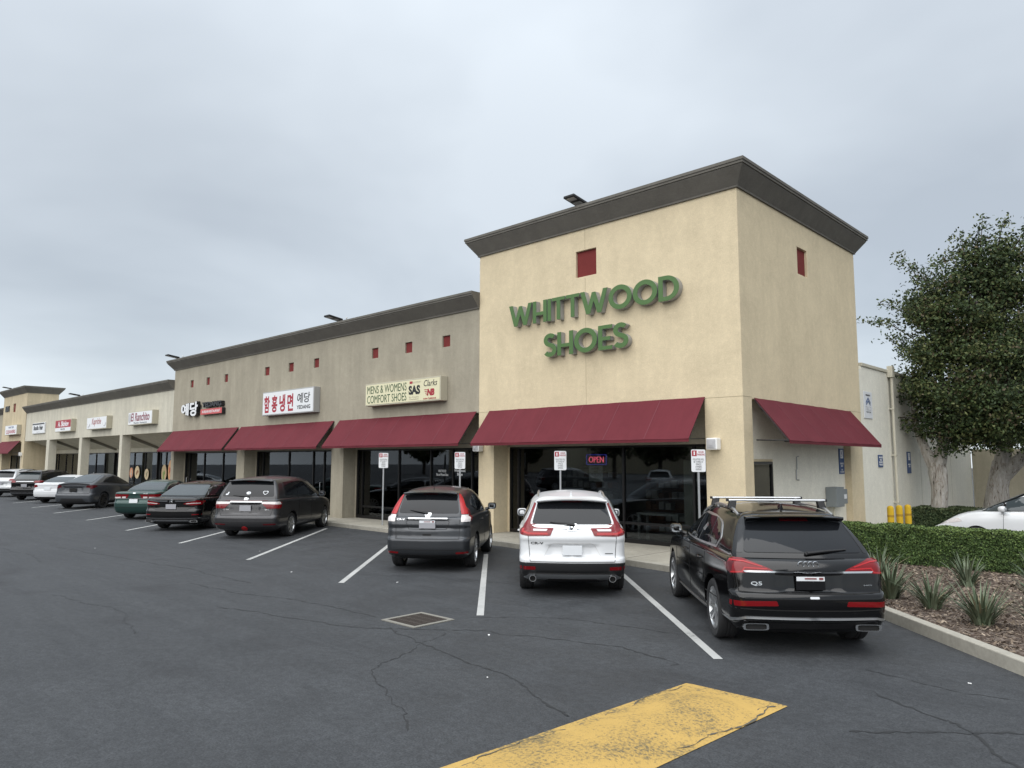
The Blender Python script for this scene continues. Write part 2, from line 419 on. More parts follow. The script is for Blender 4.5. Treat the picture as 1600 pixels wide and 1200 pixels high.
UX, UY, UZ = Vector((1, 0, 0)), Vector((0, 1, 0)), Vector((0, 0, 1))

# ================================================================== cars
def pchip(x, y, xq):
    x = np.asarray(x, float); y = np.asarray(y, float); n = len(x); h = np.diff(x); d = np.diff(y) / h; m = np.zeros(n)
    for i in range(1, n - 1):
        if d[i - 1] * d[i] > 0:
            w1 = 2 * h[i] + h[i - 1]; w2 = h[i] + 2 * h[i - 1]; m[i] = (w1 + w2) / (w1 / d[i - 1] + w2 / d[i])
    m[0], m[-1] = d[0], d[-1]
    k = np.clip(np.searchsorted(x, xq) - 1, 0, n - 2); t = (xq - x[k]) / h[k]
    return ((1 + 2 * t) * (1 - t) ** 2 * y[k] + t * (1 - t) ** 2 * h[k] * m[k] + t * t * (3 - 2 * t) * y[k + 1] + t * t * (t - 1) * h[k] * m[k + 1])
def sstep(t): t = max(0., min(1., t)); return t * t * (3 - 2 * t)
class Car:
    """body built as stacked plan outlines; lamps, glass and trim are laid onto it as separate meshes"""
    NR, NC, NS = 12, 9, 30
    def __init__(s, root, sp, paint):
        s.root = root; s.sp = sp; s.paint = paint; s.yr = -sp['roh']; s.yf = sp['L'] - sp['roh']
        s.body()
    def half(s, yr, yf, hw, g):
        """half outline from rear centre to front centre"""
        sp = s.sp; hr, hf = hw - g['tr'], hw - g['tf']; P = []
        rcx, rcy, fcx, fcy = g['rcx'], g['rcy'], g['fcx'], g['fcy']; NR, NC, NS = s.NR, s.NC, s.NS
        for i in range(NR):
            x = (hr - rcx) * i / NR; P.append((x, yr + g['br'] * (x / hr) ** 2))
        y0 = yr + g['br'] * ((hr - rcx) / hr) ** 2
        for i in range(NC):
            a = (math.pi / 2) * i / NC; e = 2 / 2.4
            P.append((hr - rcx + rcx * math.sin(a) ** e, y0 + rcy * (1 - math.cos(a) ** e)))
        yA = y0 + rcy; yf0 = yf - g['bf'] * ((hf - fcx) / hf) ** 2; yB = yf0 - fcy
        ym = yA + (yB - yA) * .5
        for i in range(NS + 1):
            y = yA + (yB - yA) * i / NS
            if y < ym: x = hw - g['tr'] * ((ym - y) / max(.1, ym - yA)) ** 2.2
            else: x = hw - g['tf'] * ((y - ym) / max(.1, yB - ym)) ** 2.2
            P.append((x, y))
        for i in range(NC - 1, -1, -1):
            a = (math.pi / 2) * i / NC; e = 2 / 2.4
            P.append((hf - fcx + fcx * math.sin(a) ** e, yf0 - fcy * (1 - math.cos(a) ** e)))
        for i in range(NR - 1, -1, -1):
            x = (hf - fcx) * i / NR; P.append((x, yf - g['bf'] * (x / hf) ** 2))
        P[0] = (0, P[0][1]); P[-1] = (0, P[-1][1])
        return P
    def loft(s, rows, g, zfn, crown, bottom, sub=4, disp=None, K=10, crownf=.55):
        rows = np.array([r[:4] for r in rows], float); n = len(rows); q = np.linspace(0, n - 1, (n - 1) * sub + 1)
        zz, a, b, h = [pchip(np.arange(n), rows[:, i], q) for i in range(4)]
        V = []; F = []; N = None
        for r in range(len(q)):
            H = s.half(s.yr + a[r], s.yf - b[r], h[r], g); N = len(H)
            ring = [(x, y) for x, y in H] + [(-x, y) for x, y in H[-2:0:-1]]
            for k, (x, y) in enumerate(ring):
                z = zfn(y, zz[r], zz[0], zz[-1])
                if disp:
                    kk = k if k < N else 2 * N - 2 - k
                    w = 1.0 if kk < s.NR else max(0, 1 - (kk - s.NR) / (s.NC * .8))
                    if w > 0: y += disp(abs(x), z) * w
                V.append((x, y, z))
        L = 2 * N - 2
        for r in range(len(q) - 1):
            for k in range(L): F.append((r * L + k, r * L + (k + 1) % L, (r + 1) * L + (k + 1) % L, (r + 1) * L + k))
        if bottom: F.append(tuple(range(L - 1, -1, -1)))
        top = (len(q) - 1) * L; hm = max(abs(V[top + k][0]) for k in range(L)); y0 = V[top][1]; y1 = V[top + N - 1][1]
        grid = [[top]]
        for i in range(1, N - 1):
            A, B = top + i, top + L - i; row = [A]
            for j in range(1, K):
                t = j / K; x = V[A][0] * (1 - t) + V[B][0] * t; y = V[A][1]
                e = min(1, min(y - y0, y1 - y) / crownf); e = math.sin(math.pi / 2 * max(0, e))
                hx = max(.05, abs(V[A][0]))
                V.append((x, y, V[A][2] + crown * e * (1 - (x / hx) ** 2) * min(1, hx / hm))); row.append(len(V) - 1)
            row.append(B); grid.append(row)
        grid.append([top + N - 1])
        for i in range(1, N - 2):
            for j in range(K): F.append((grid[i][j], grid[i + 1][j], grid[i + 1][j + 1], grid[i][j + 1]))
        for j in range(K):
            F.append((top, grid[1][j], grid[1][j + 1])); F.append((top + N - 1, grid[N - 2][j + 1], grid[N - 2][j]))
        return V, F
    def body(s):
        sp = s.sp; bel = sp['belt']; roof = sp['roof']
        def zl(y, z, z0, z1):
            w = sstep((z - z0 - .25) / (z1 - z0 - .25)); return z + (bel(y - s.yr) - z1) * w
        def zu(y, z, z0, z1):
            t = (z - z0) / (z1 - z0); return z + (bel(y - s.yr) - sp['low'][-1][0]) * (1 - t) + roof(y - s.yr) * sstep(t)
        V, F = s.loft(sp['low'], sp['gl'], zl, sp.get('ccap', .03), True, disp=sp.get('disp'), sub=5)
        me = bpy.data.meshes.new('lo'); me.from_pydata(V, [], F); me.update()
        bm = bmesh.new(); bm.from_mesh(me); bmesh.ops.recalc_face_normals(bm, faces=bm.faces[:])
        bmesh.ops.triangulate(bm, faces=[f for f in bm.faces if len(f.verts) > 4]); bm.to_mesh(me); bm.free()
        lo = bpy.data.objects.new('lo', me); COL.objects.link(lo)
        mb = MB(); ra = sp['arch']
        for y in (0, sp['wb']):
            for sx_ in (-1, 1):
                mb.lathe([(ra, 0), (ra, .42)], (sx_, 0, 0), (sx_ * (sp['track'] / 2 - .22), y, sp['wr'] + .02), 40)
        cu = mb.build('cut', [M_['under']])
        md = lo.modifiers.new('b', 'BOOLEAN'); md.operation = 'DIFFERENCE'; md.solver = 'EXACT'; md.object = cu
        me.materials.append(s.paint); me.materials.append(M_['under']); me.materials.append(M_['black'])
        for p in cu.data.polygons: p.material_index = 1
        cu.data.materials.clear(); cu.data.materials.append(s.paint); cu.data.materials.append(M_['under'])
        bpy.context.view_layer.update()
        m2 = bpy.data.meshes.new_from_object(lo.evaluated_get(bpy.context.evaluated_depsgraph_get()))
        bpy.data.objects.remove(lo); bpy.data.objects.remove(cu)
        bm = bmesh.new(); bm.from_mesh(m2)
        V, F = s.loft(sp['up'], sp['gu'], zu, sp.get('rcap', .045), False, sub=5, crownf=.7)
        vs = [bm.verts.new(v) for v in V]
        for f in F:
            try: fc = bm.faces.new([vs[i] for i in f]); fc.material_index = 0
            except ValueError: pass
        clad = sp.get('clad')
        for f in bm.faces:
            c = f.calc_center_median()
            if f.material_index == 0 and clad and c.z < clad(c.x, c.y - s.yr): f.material_index = 2
            if c.z < sp['low'][0][0] + .01 and abs(f.normal.z) > .7: f.material_index = 1
        bm.normal_update(); s.bvh = BVHTree.FromBMesh(bm)
        for idx, nm, m in ((0, 'body', s.paint), (1, 'wheel_arch', M_['under']), (2, 'lower_cladding', M_['black'])):
            b2 = bm.copy(); bmesh.ops.delete(b2, geom=[f for f in b2.faces if f.material_index != idx], context='FACES')
            if len(b2.faces):
                bmesh.ops.recalc_face_normals(b2, faces=b2.faces[:]) if idx != 1 else None
                me = bpy.data.meshes.new(nm); b2.to_mesh(me)
                for p in me.polygons: p.material_index = 0; p.use_smooth = True
                me.set_sharp_from_angle(angle=R(32)); o = link_mesh(nm, me, s.root, (m,))
            b2.free()
        bm.free()
    def hit(s, ax, u, v, raw=False):
        o, d = {'r': (Vector((u, -20, v)), Vector((0, 1, 0))), 'f': (Vector((u, 20, v)), Vector((0, -1, 0))),
                'L': (Vector((-20, u, v)), Vector((1, 0, 0))), 'R': (Vector((20, u, v)), Vector((-1, 0, 0))),
                'T': (Vector((u, v, 20)), Vector((0, 0, -1)))}[ax]
        p, n, i, t = s.bvh.ray_cast(o, d)
        if p is None:
            o2 = o + d * (20 if ax != 'T' else 18.7); p, n, i, t = s.bvh.find_nearest(o2)
        if n.dot(d) > 0: n = -n
        if not raw:
            if ax in 'LR' and abs(p.x) < .56 and u < s.yr + 1.2: return s.hit(ax, u + .02, v)
            if ax in 'LR' and abs(n.x) < .25 and u > s.yr + 2.2: return s.hit(ax, u - .015, v)
            if ax == 'r' and (n.y > -.16 or p.y > s.yr + 1.9) and abs(u) > .3: return s.hit(ax, u - math.copysign(.008, u), v)
        return p, (n - d * .6).normalized()
    def patch(s, name, poly, ax, m, off=.005, step=.05, par=None, skirt=.014, mats=None):
        bm = bmesh.new(); vs = [bm.verts.new((a, b, 0)) for a, b in poly]; bm.faces.new(vs)
        bmesh.ops.triangulate(bm, faces=bm.faces[:])
        for c in (0, 1):
            lo = min(p[c] for p in poly); hi = max(p[c] for p in poly); k = math.floor(lo / step) + 1
            while k * step < hi - 1e-4:
                if k * step > lo + 1e-4:
                    no = (1, 0, 0) if c == 0 else (0, 1, 0)
                    bmesh.ops.bisect_plane(bm, geom=bm.verts[:] + bm.edges[:] + bm.faces[:], plane_co=tuple(x * k * step for x in no), plane_no=no)
                k += 1
        N = {}
        for v in bm.verts:
            p, n = s.hit(ax, v.co.x, v.co.y); v.co = p + n * off; N[v] = n
        be = [e for e in bm.edges if e.is_boundary]
        ex = bmesh.ops.extrude_edge_only(bm, edges=be); nv = [g for g in ex['geom'] if isinstance(g, bmesh.types.BMVert)]
        pos = {tuple(round(c, 5) for c in v.co): n for v, n in N.items()}
        for v in nv:
            n = pos.get(tuple(round(c, 5) for c in v.co), Vector((0, -1, 0))); v.co -= n * (off + skirt)
        bmesh.ops.recalc_face_normals(bm, faces=bm.faces[:])
        f0 = bm.faces[:]
        d = {'r': Vector((0, -1, 0)), 'f': Vector((0, 1, 0)), 'L': Vector((-1, 0, 0)), 'R': Vector((1, 0, 0)), 'T': Vector((0, 0, 1))}[ax]
        if sum(f.normal.dot(d) * f.calc_area() for f in f0) < 0: bmesh.ops.reverse_faces(bm, faces=f0)
        me = bpy.data.meshes.new(name); bm.to_mesh(me); bm.free()
        for p in me.polygons: p.use_smooth = True
        me.set_sharp_from_angle(angle=R(40))
        return link_mesh(name, me, par or s.root, (m,))
    def both(s, name, poly, m, ax='r', **k):
        """a pair mirrored left and right"""
        if ax in 'LR': return [s.patch(name, poly, 'R', m, **k), s.patch(name, poly, 'L', m, **k)]
        return [s.patch(name, poly, ax, m, **k), s.patch(name, [(-a, b) for a, b in poly][::-1], ax, m, **k)]
    def lettering(s, txt, cx, cz, w, h, m, bold=.02, off=.007, par=None, slant=0, name='badge_lettering'):
        V, F = text_mesh(txt, bold, 0.0, 2); V = V.copy(); V[:, 0] += slant * V[:, 1]; lo, hi = V.min(0), V.max(0); P = []
        for a in V:
            p, n = s.hit('r', cx + (a[0] - (lo[0] + hi[0]) / 2) * w / (hi[0] - lo[0]), cz + (a[1] - (lo[1] + hi[1]) / 2) * h / (hi[1] - lo[1])); P.append(p + n * off)
        return pymesh(name, P, F, m, par or s.root)
    def wheel(s, rimm, spokes=10, style=0):
        sp = s.sp; r, w = sp['wr'], sp['ww']; rr = r * .70
        t = MB(); t.lathe([(rr, -w * .42), (rr + .03, -w * .5), (r - .025, -w * .5), (r - .006, -w * .42), (r, -w * .3), (r, -w * .12), (r - .006, -w * .1), (r - .006, -w * .06), (r, -w * .04),
                           (r, w * .04), (r - .006, w * .06), (r - .006, w * .1), (r, w * .12), (r, w * .3), (r - .006, w * .42), (r - .025, w * .5), (rr + .03, w * .5), (rr, w * .42)], (1, 0, 0), n=40, closed=True)
        k = MB(); k.lathe([(rr + .004, w * .46), (rr - .016, w * .47), (rr - .03, w * .3), (rr - .03, -w * .4), (rr + .004, -w * .42)], (1, 0, 0), n=40, closed=True)
        k.lathe([(.0, w * .40), (.045, w * .40), (.06, w * .36), (.06, w * .1), (0, w * .1)], (1, 0, 0), n=20)
        for i in range(spokes):
            for da in ((-.10, .10) if style else (0,)):
                a = 2 * math.pi * i / spokes; b = a + da
                d1 = Vector((0, math.cos(a), math.sin(a))); d2 = Vector((0, math.cos(b), math.sin(b)))
                p0 = d1 * .04 + UX * (w * .33); p1 = d2 * (rr - .012) + UX * (w * .42); d = (p1 - p0).normalized(); q = d.cross(UX).normalized()
                k.obox((p0 + p1) / 2, d, q, d.cross(q), (p1 - p0).length, .036 if style else .058, .022)
        b = MB(); b.lathe([(0, w * .12), (rr - .03, w * .1), (rr - .03, w * .04), (0, w * .04)], (1, 0, 0), n=28)
        for y in (0, sp['wb']):
            for sd in (1, -1):
                o = t.build('wheel', [M_['rubber']], s.root) if not hasattr(s, '_wt') else link_mesh('wheel', s._wt[0], s.root)
                if not hasattr(s, '_wt'):
                    o2 = k.build('rim', [rimm], o); o3 = b.build('brake_disc', [M_['under']], o); s._wt = (o.data, o2.data, o3.data)
                else: link_mesh('rim', s._wt[1], o); link_mesh('brake_disc', s._wt[2], o)
                o.location = (sd * (sp['track'] / 2), y, r)
                if sd < 0: o.rotation_euler = (0, 0, math.pi)
    def side_glass(s, outer, panes, trim, om=None, gm=None):
        """window band on both sides: frame, panes"""
        for ax in 'RL':
            fr = s.patch('side_window_frame', outer, ax, trim, off=.006, step=.07)
            for p in panes: s.patch('side_window', p, ax, gm or M_['cglass'], off=.012, step=.07, par=fr)
    def seam(s, pts, ax, w=.007, mirror=True):
        poly = stroke(pts, w)
        for sg in ((1, -1) if mirror and ax not in 'LR' else (1,)):
            s.patch('panel_gap', [(sg * a, b) for a, b in poly], ax, M_['under'], off=.003, step=.06, skirt=.006)
        if mirror and ax in 'LR': s.patch('panel_gap', poly, 'L' if ax == 'R' else 'R', M_['under'], off=.003, step=.06, skirt=.006)
    def mirrors(s, y, z, m, w=.2, h=.15):
        for sg in (1, -1):
            x = s.hit('R', y, z - .04)[0].x - .02
            b = MB(); n = 8; V = []
            rings = [(0, .35), (.02, .8), (.06, 1), (.11, .92), (.15, .7), (.17, .3)]
            for (dy, k) in rings:
                for i in range(16):
                    a = 2 * math.pi * i / 16; ca, sa = math.cos(a), math.sin(a); e = .6
                    V.append((sg * (x + .015 + w / 2 + k * w / 2 * math.copysign(abs(ca) ** e, ca)), y + dy, z + .06 + k * h / 2 * math.copysign(abs(sa) ** e, sa)))
            F = [(r * 16 + i, r * 16 + (i + 1) % 16, (r + 1) * 16 + (i + 1) % 16, (r + 1) * 16 + i) for r in range(len(rings) - 1) for i in range(16)]
            F += [tuple(range(15, -1, -1)), tuple((len(rings) - 1) * 16 + i for i in range(16))]
            b.add(V, F, 0, True); b.tube([(sg * (x - .05), y + .09, z - .03), (sg * (x + .02), y + .09, z), (sg * (x + .10), y + .07, z + .03)], [.045, .035, .028], 8)
            o = b.build('wing_mirror', [m], s.root)
            g = MB(); V = [(sg * (x + .015 + w / 2 + .8 * w / 2 * math.copysign(abs(math.cos(2 * math.pi * i / 16)) ** .6, math.cos(2 * math.pi * i / 16))), y + .012,
                            z + .06 + .8 * h / 2 * math.copysign(abs(math.sin(2 * math.pi * i / 16)) ** .6, math.sin(2 * math.pi * i / 16))) for i in range(16)]
            g.add(V + [(a, b_ - .006, c) for a, b_, c in V], [tuple(range(16)), tuple(range(31, 15, -1))] + [(i, (i + 1) % 16, 16 + (i + 1) % 16, 16 + i) for i in range(16)])
            g.build('mirror_glass', [M_['mirrorgl']], o)
    def handles(s, ys, z, m):
        for ax, sg in (('R', 1), ('L', -1)):
            for y in ys:
                p, n = s.hit(ax, y, z); b = MB()
                b.tube([p + Vector((-sg * .01, -.09, 0)), p + Vector((sg * .025, -.07, 0)), p + Vector((sg * .03, 0, .004)), p + Vector((sg * .025, .07, .004)), p + Vector((-sg * .01, .09, 0))], [.008, .013, .014, .013, .008], 8)
                b.build('door_handle', [m], s.root)
    def wiper(s, x0, x1, z0, z1):
        p0, n0 = s.hit('r', x0, z0); p1, n1 = s.hit('r', x1, z1); b = MB()
        b.tube([p0 + n0 * .03, p0 * .55 + p1 * .45 + n0 * .04, p1 + n1 * .018], [.022, .014, .008], 8)
        b.tube([p0 - n0 * .01, p0 + n0 * .035], .02, 8); b.build('rear_wiper', [M_['black']], s.root)
    def exhaust(s, x, z, w, h, m, y=-.02, rectangular=False):
        for sg in (1, -1):
            e = .35 if rectangular else 1; b = MB(); V = []; n = 24
            for (k, dy) in ((.8, .12), (1, .1), (1, y), (.82, y), (.78, .08), (0.01, .08)):
                for i in range(n):
                    a = 2 * math.pi * i / n; ca, sa = math.cos(a), math.sin(a)
                    V.append((sg * x + k * w / 2 * math.copysign(abs(ca) ** e, ca), s.yr + dy, z + k * h / 2 * math.copysign(abs(sa) ** e, sa)))
            F = [(r * n + i, r * n + (i + 1) % n, (r + 1) * n + (i + 1) % n, (r + 1) * n + i) for r in range(5) for i in range(n)]
            b.add(V[:4 * n], F[:3 * n], 0, True); b.add(V[3 * n:], F[:2 * n], 1, True)
            b.build('exhaust_tip', [m, M_['under']], s.root)
    def plate(s, cx, cz, w, h, m, strip=None):
        p, n = s.hit('r', cx, cz); y = min(s.hit('r', cx + a * w / 2, cz + b * h / 2)[0].y for a in (-1, 0, 1) for b in (-1, 1)) - .01
        n = Vector((0, n.y, n.z * .4)).normalized(); b = MB(); uz = UX.cross(n).normalized() * -1
        if uz.z < 0: uz = -uz
        c = Vector((cx, y, cz)); b.obox(c, UX, uz, n, w, h, .008); o = b.build('number_plate', [m], s.root, bevel=.006)
        if strip:
            b = MB(); b.obox(c + uz * (h * .32) + n * .006, UX, uz, n, w * .96, h * .3, .006); b.build('plate_strip', [strip], o)
            b = MB(); b.obox(c + uz * (h * .34) + n * .0115, UX, uz, n, w * .4, h * .1, .004); b.obox(c + uz * (h * .34) + n * .0115 + UX * (w * .36), UX, uz, n, w * .14, h * .16, .004); b.build('plate_mark', [mat('plate_mark_dull', (.2, .06, .06), .6)], o)
        return o
def stroke(pts, w):
    """polygon along an open polyline"""
    A, B = [], []; n = len(pts)
    for i, p in enumerate(pts):
        a = pts[max(0, i - 1)]; b = pts[min(n - 1, i + 1)]; dx, dy = b[0] - a[0], b[1] - a[1]; l = math.hypot(dx, dy) or 1
        if 0 < i < n - 1:
            u = (p[0] - a[0], p[1] - a[1]); v = (b[0] - p[0], b[1] - p[1]); lu, lv = math.hypot(*u), math.hypot(*v)
            c = max(.4, math.sqrt(max(0, (1 + (u[0] * v[0] + u[1] * v[1]) / (lu * lv)) / 2)))
            tx, ty = u[0] / lu + v[0] / lv, u[1] / lu + v[1] / lv; l2 = math.hypot(tx, ty) or 1; dx, dy, l = tx, ty, l2
        else: c = 1
        nx, ny = -dy / l * w / 2 / c, dx / l * w / 2 / c; A.append((p[0] + nx, p[1] + ny)); B.append((p[0] - nx, p[1] - ny))
    return A + B[::-1]
def rounded(poly, r, k=4):
    """rounded corners; r one number or one per corner"""
    out = []; n = len(poly); rs = r if isinstance(r, (list, tuple)) else [r] * n
    for i in range(n):
        p = Vector(poly[i]); a = Vector(poly[i - 1]); b = Vector(poly[(i + 1) % n])
        la, lb = (a - p).length, (b - p).length; q = min(rs[i], la * .45, lb * .45)
        if q < 1e-4: out.append(tuple(p)); continue
        A = p + (a - p) / la * q; B = p + (b - p) / lb * q
        for j in range(k + 1):
            t = j / k; out.append(tuple(A * (1 - t) ** 2 + p * 2 * t * (1 - t) + B * t * t))
    return out
def inset(poly, d):
    n = len(poly); ar = sum(poly[i][0] * poly[(i + 1) % n][1] - poly[(i + 1) % n][0] * poly[i][1] for i in range(n)); sg = 1 if ar > 0 else -1; out = []
    for i in range(n):
        p = Vector(poly[i]); u = (p - Vector(poly[i - 1])).normalized(); v = (Vector(poly[(i + 1) % n]) - p).normalized()
        nu, nv = Vector((-u.y, u.x)) * sg, Vector((-v.y, v.x)) * sg; c = (nu + nv)
        out.append(tuple(p + c * (d / max(.35, 1 + nu.dot(nv)))))
    return out
def curve_fn(*pts):
    xs = [p[0] for p in pts]; ys = [p[1] for p in pts]
    return lambda y: float(pchip(xs, ys, np.array([min(max(y, xs[0]), xs[-1])]))[0])
def boxes_disp(*bs):
    """rear-face relief: (x0, x1, z0, z1, depth, soft)"""
    def f(x, z):
        d = 0
        for (x0, x1, z0, z1, dep, so_) in bs:
            d += dep * sstep((x - x0) / so_ + .5) * sstep((x1 - x) / so_ + .5) * sstep((z - z0) / so_ + .5) * sstep((z1 - z) / so_ + .5)
        return d
    return f
GL = dict(tr=.05, tf=.09, rcx=.2, rcy=.22, fcx=.34, fcy=.42, br=.09, bf=.16)
GU = dict(tr=.058, tf=.10, rcx=.11, rcy=.14, fcx=.3, fcy=.3, br=.08, bf=.16)
def rect(x0, x1, z0, z1): return [(x0, z0), (x1, z0), (x1, z1), (x0, z1)]
def h_badge(c, z, w=.12, h=.09):
    c.patch('badge', rounded([(-w / 2, z - h / 2), (w / 2, z - h / 2), (w * .56, z + h / 2), (-w * .56, z + h / 2)], .02), 'r', M_['chrome'], off=.012, step=.2)
    c.patch('badge_ground', rounded([(-w * .4, z - h * .38), (w * .4, z - h * .38), (w * .46, z + h * .38), (-w * .46, z + h * .38)], .015), 'r', M_['blackgl'], off=.014, step=.2)
    c.patch('badge_lettering', [(-w * .3, z - h * .34), (-w * .16, z - h * .34), (-w * .15, z - h * .08), (w * .15, z - h * .08), (w * .16, z - h * .34), (w * .3, z - h * .34),
            (w * .36, z + h * .34), (w * .2, z + h * .34), (w * .17, z + h * .1), (-w * .17, z + h * .1), (-w * .2, z + h * .34), (-w * .36, z + h * .34)], 'r', M_['chrome'], off=.017, step=.3)

def spoiler(c, hw, yb, yf, z, th, m, name='spoiler', drop=.03):
    b = MB(); n = 14; V = []
    for i in range(n + 1):
        x = hw * (2 * i / n - 1); k = (x / hw) ** 2; zz = z - drop * k
        V += [(x, c.yr + yb + .07 * k, zz - .004), (x, c.yr + yb + .01 + .07 * k, zz - .022), (x, c.yr + yf, zz - th), (x, c.yr + yf + .02, zz + .012), (x, c.yr + (yb + yf) / 2, zz + .012)]
    F = [(i * 5 + k, i * 5 + (k + 1) % 5, (i + 1) * 5 + (k + 1) % 5, (i + 1) * 5 + k) for i in range(n) for k in range(5)] + [tuple(range(5)), tuple(n * 5 + k for k in range(4, -1, -1))]
    b.add(V, F, 0, True); return b.build(name, [m], c.root)
def rails(c, x, d0, d1, m, lift=.035, rad=.017):
    for sg in (1, -1):
        b = MB(); P = []; n = 10
        for i in range(n + 1):
            d = d0 + (d1 - d0) * i / n; p, _ = c.hit('T', sg * x, c.yr + d); e = lift if 0 < i < n else -.005; P.append(p + Vector((0, 0, e)))
        b.tube(P, rad, 8)
        for i in (1, n // 2, n - 1): b.tube([P[i] + Vector((0, 0, -.06)), P[i]], rad * .8, 6)
        b.build('roof_rail', [m], c.root)
def fin(c, d, m, h=.07):
    p, _ = c.hit('T', 0, c.yr + d); b = MB()
    b.add([(p.x - .025, p.y, p.z - .01), (p.x + .025, p.y, p.z - .01), (p.x + .025, p.y + .16, p.z - .01), (p.x - .025, p.y + .16, p.z - .01), (p.x - .006, p.y + .0, p.z + h), (p.x + .006, p.y, p.z + h), (p.x + .006, p.y + .05, p.z + h), (p.x - .006, p.y + .05, p.z + h)],
          [(0, 1, 2, 3), (4, 5, 6, 7), (0, 1, 5, 4), (1, 2, 6, 5), (2, 3, 7, 6), (3, 0, 4, 7)], 0)
    b.build('roof_antenna', [m], c.root, bevel=.004)
def whip(c, d, m):
    p, _ = c.hit('T', 0, c.yr + d); b = MB(); b.tube([p - UZ * .01, p + UZ * .03, p + Vector((0, -.09, .17))], [.014, .006, .003], 6); b.build('roof_antenna', [m], c.root)
def windscreen(c, w0, z0, w1, z1):
    c.patch('windscreen', rounded([(-w0, z0), (w0, z0), (w1, z1), (-w1, z1)], .06), 'f', M_['cglass'], off=.010, step=.04)
def band(pts): return pts
CARS_GROUP = 'cars parked nose-in along the storefronts'

# ---- black SUV with roof bars
SP_AUDI = dict(L=4.68, roh=.98, wb=2.82, track=1.57, wr=.365, ww=.245, arch=.40,
    low=[(.22, .25, .25, .74), (.28, .10, .12, .87), (.38, .03, .05, .92), (.5, 0, 0, .935), (.63, 0, 0, .94), (.69, .015, .01, .94), (.72, .05, .015, .942), (.85, .07, .05, .945), (.95, .085, .09, .94), (1.02, .115, .18, .93), (1.06, .15, .36, .905), (1.075, .18, .5, .875)],
    up=[(1.05, .185, 1.15, .868), (1.12, .225, 1.22, .858), (1.25, .33, 1.42, .815), (1.38, .45, 1.66, .755), (1.48, .545, 1.86, .70), (1.54, .60, 2.0, .655), (1.58, .66, 2.15, .60), (1.60, .74, 2.32, .53)],
    gl=dict(GL, tf=.07), gu=GU, belt=curve_fn((0, 1.075), (1.2, 1.085), (3.3, 1.05), (4.0, .99), (4.68, .84)), roof=curve_fn((0, -.05), (.7, -.03), (1.9, .01), (2.8, -.02), (4.7, -.05)),
    disp=boxes_disp((0, .34, .715, .93, .03, .05), (0, 2, .42, .54, .018, .06), (0, .75, .22, .36, .05, .06)))
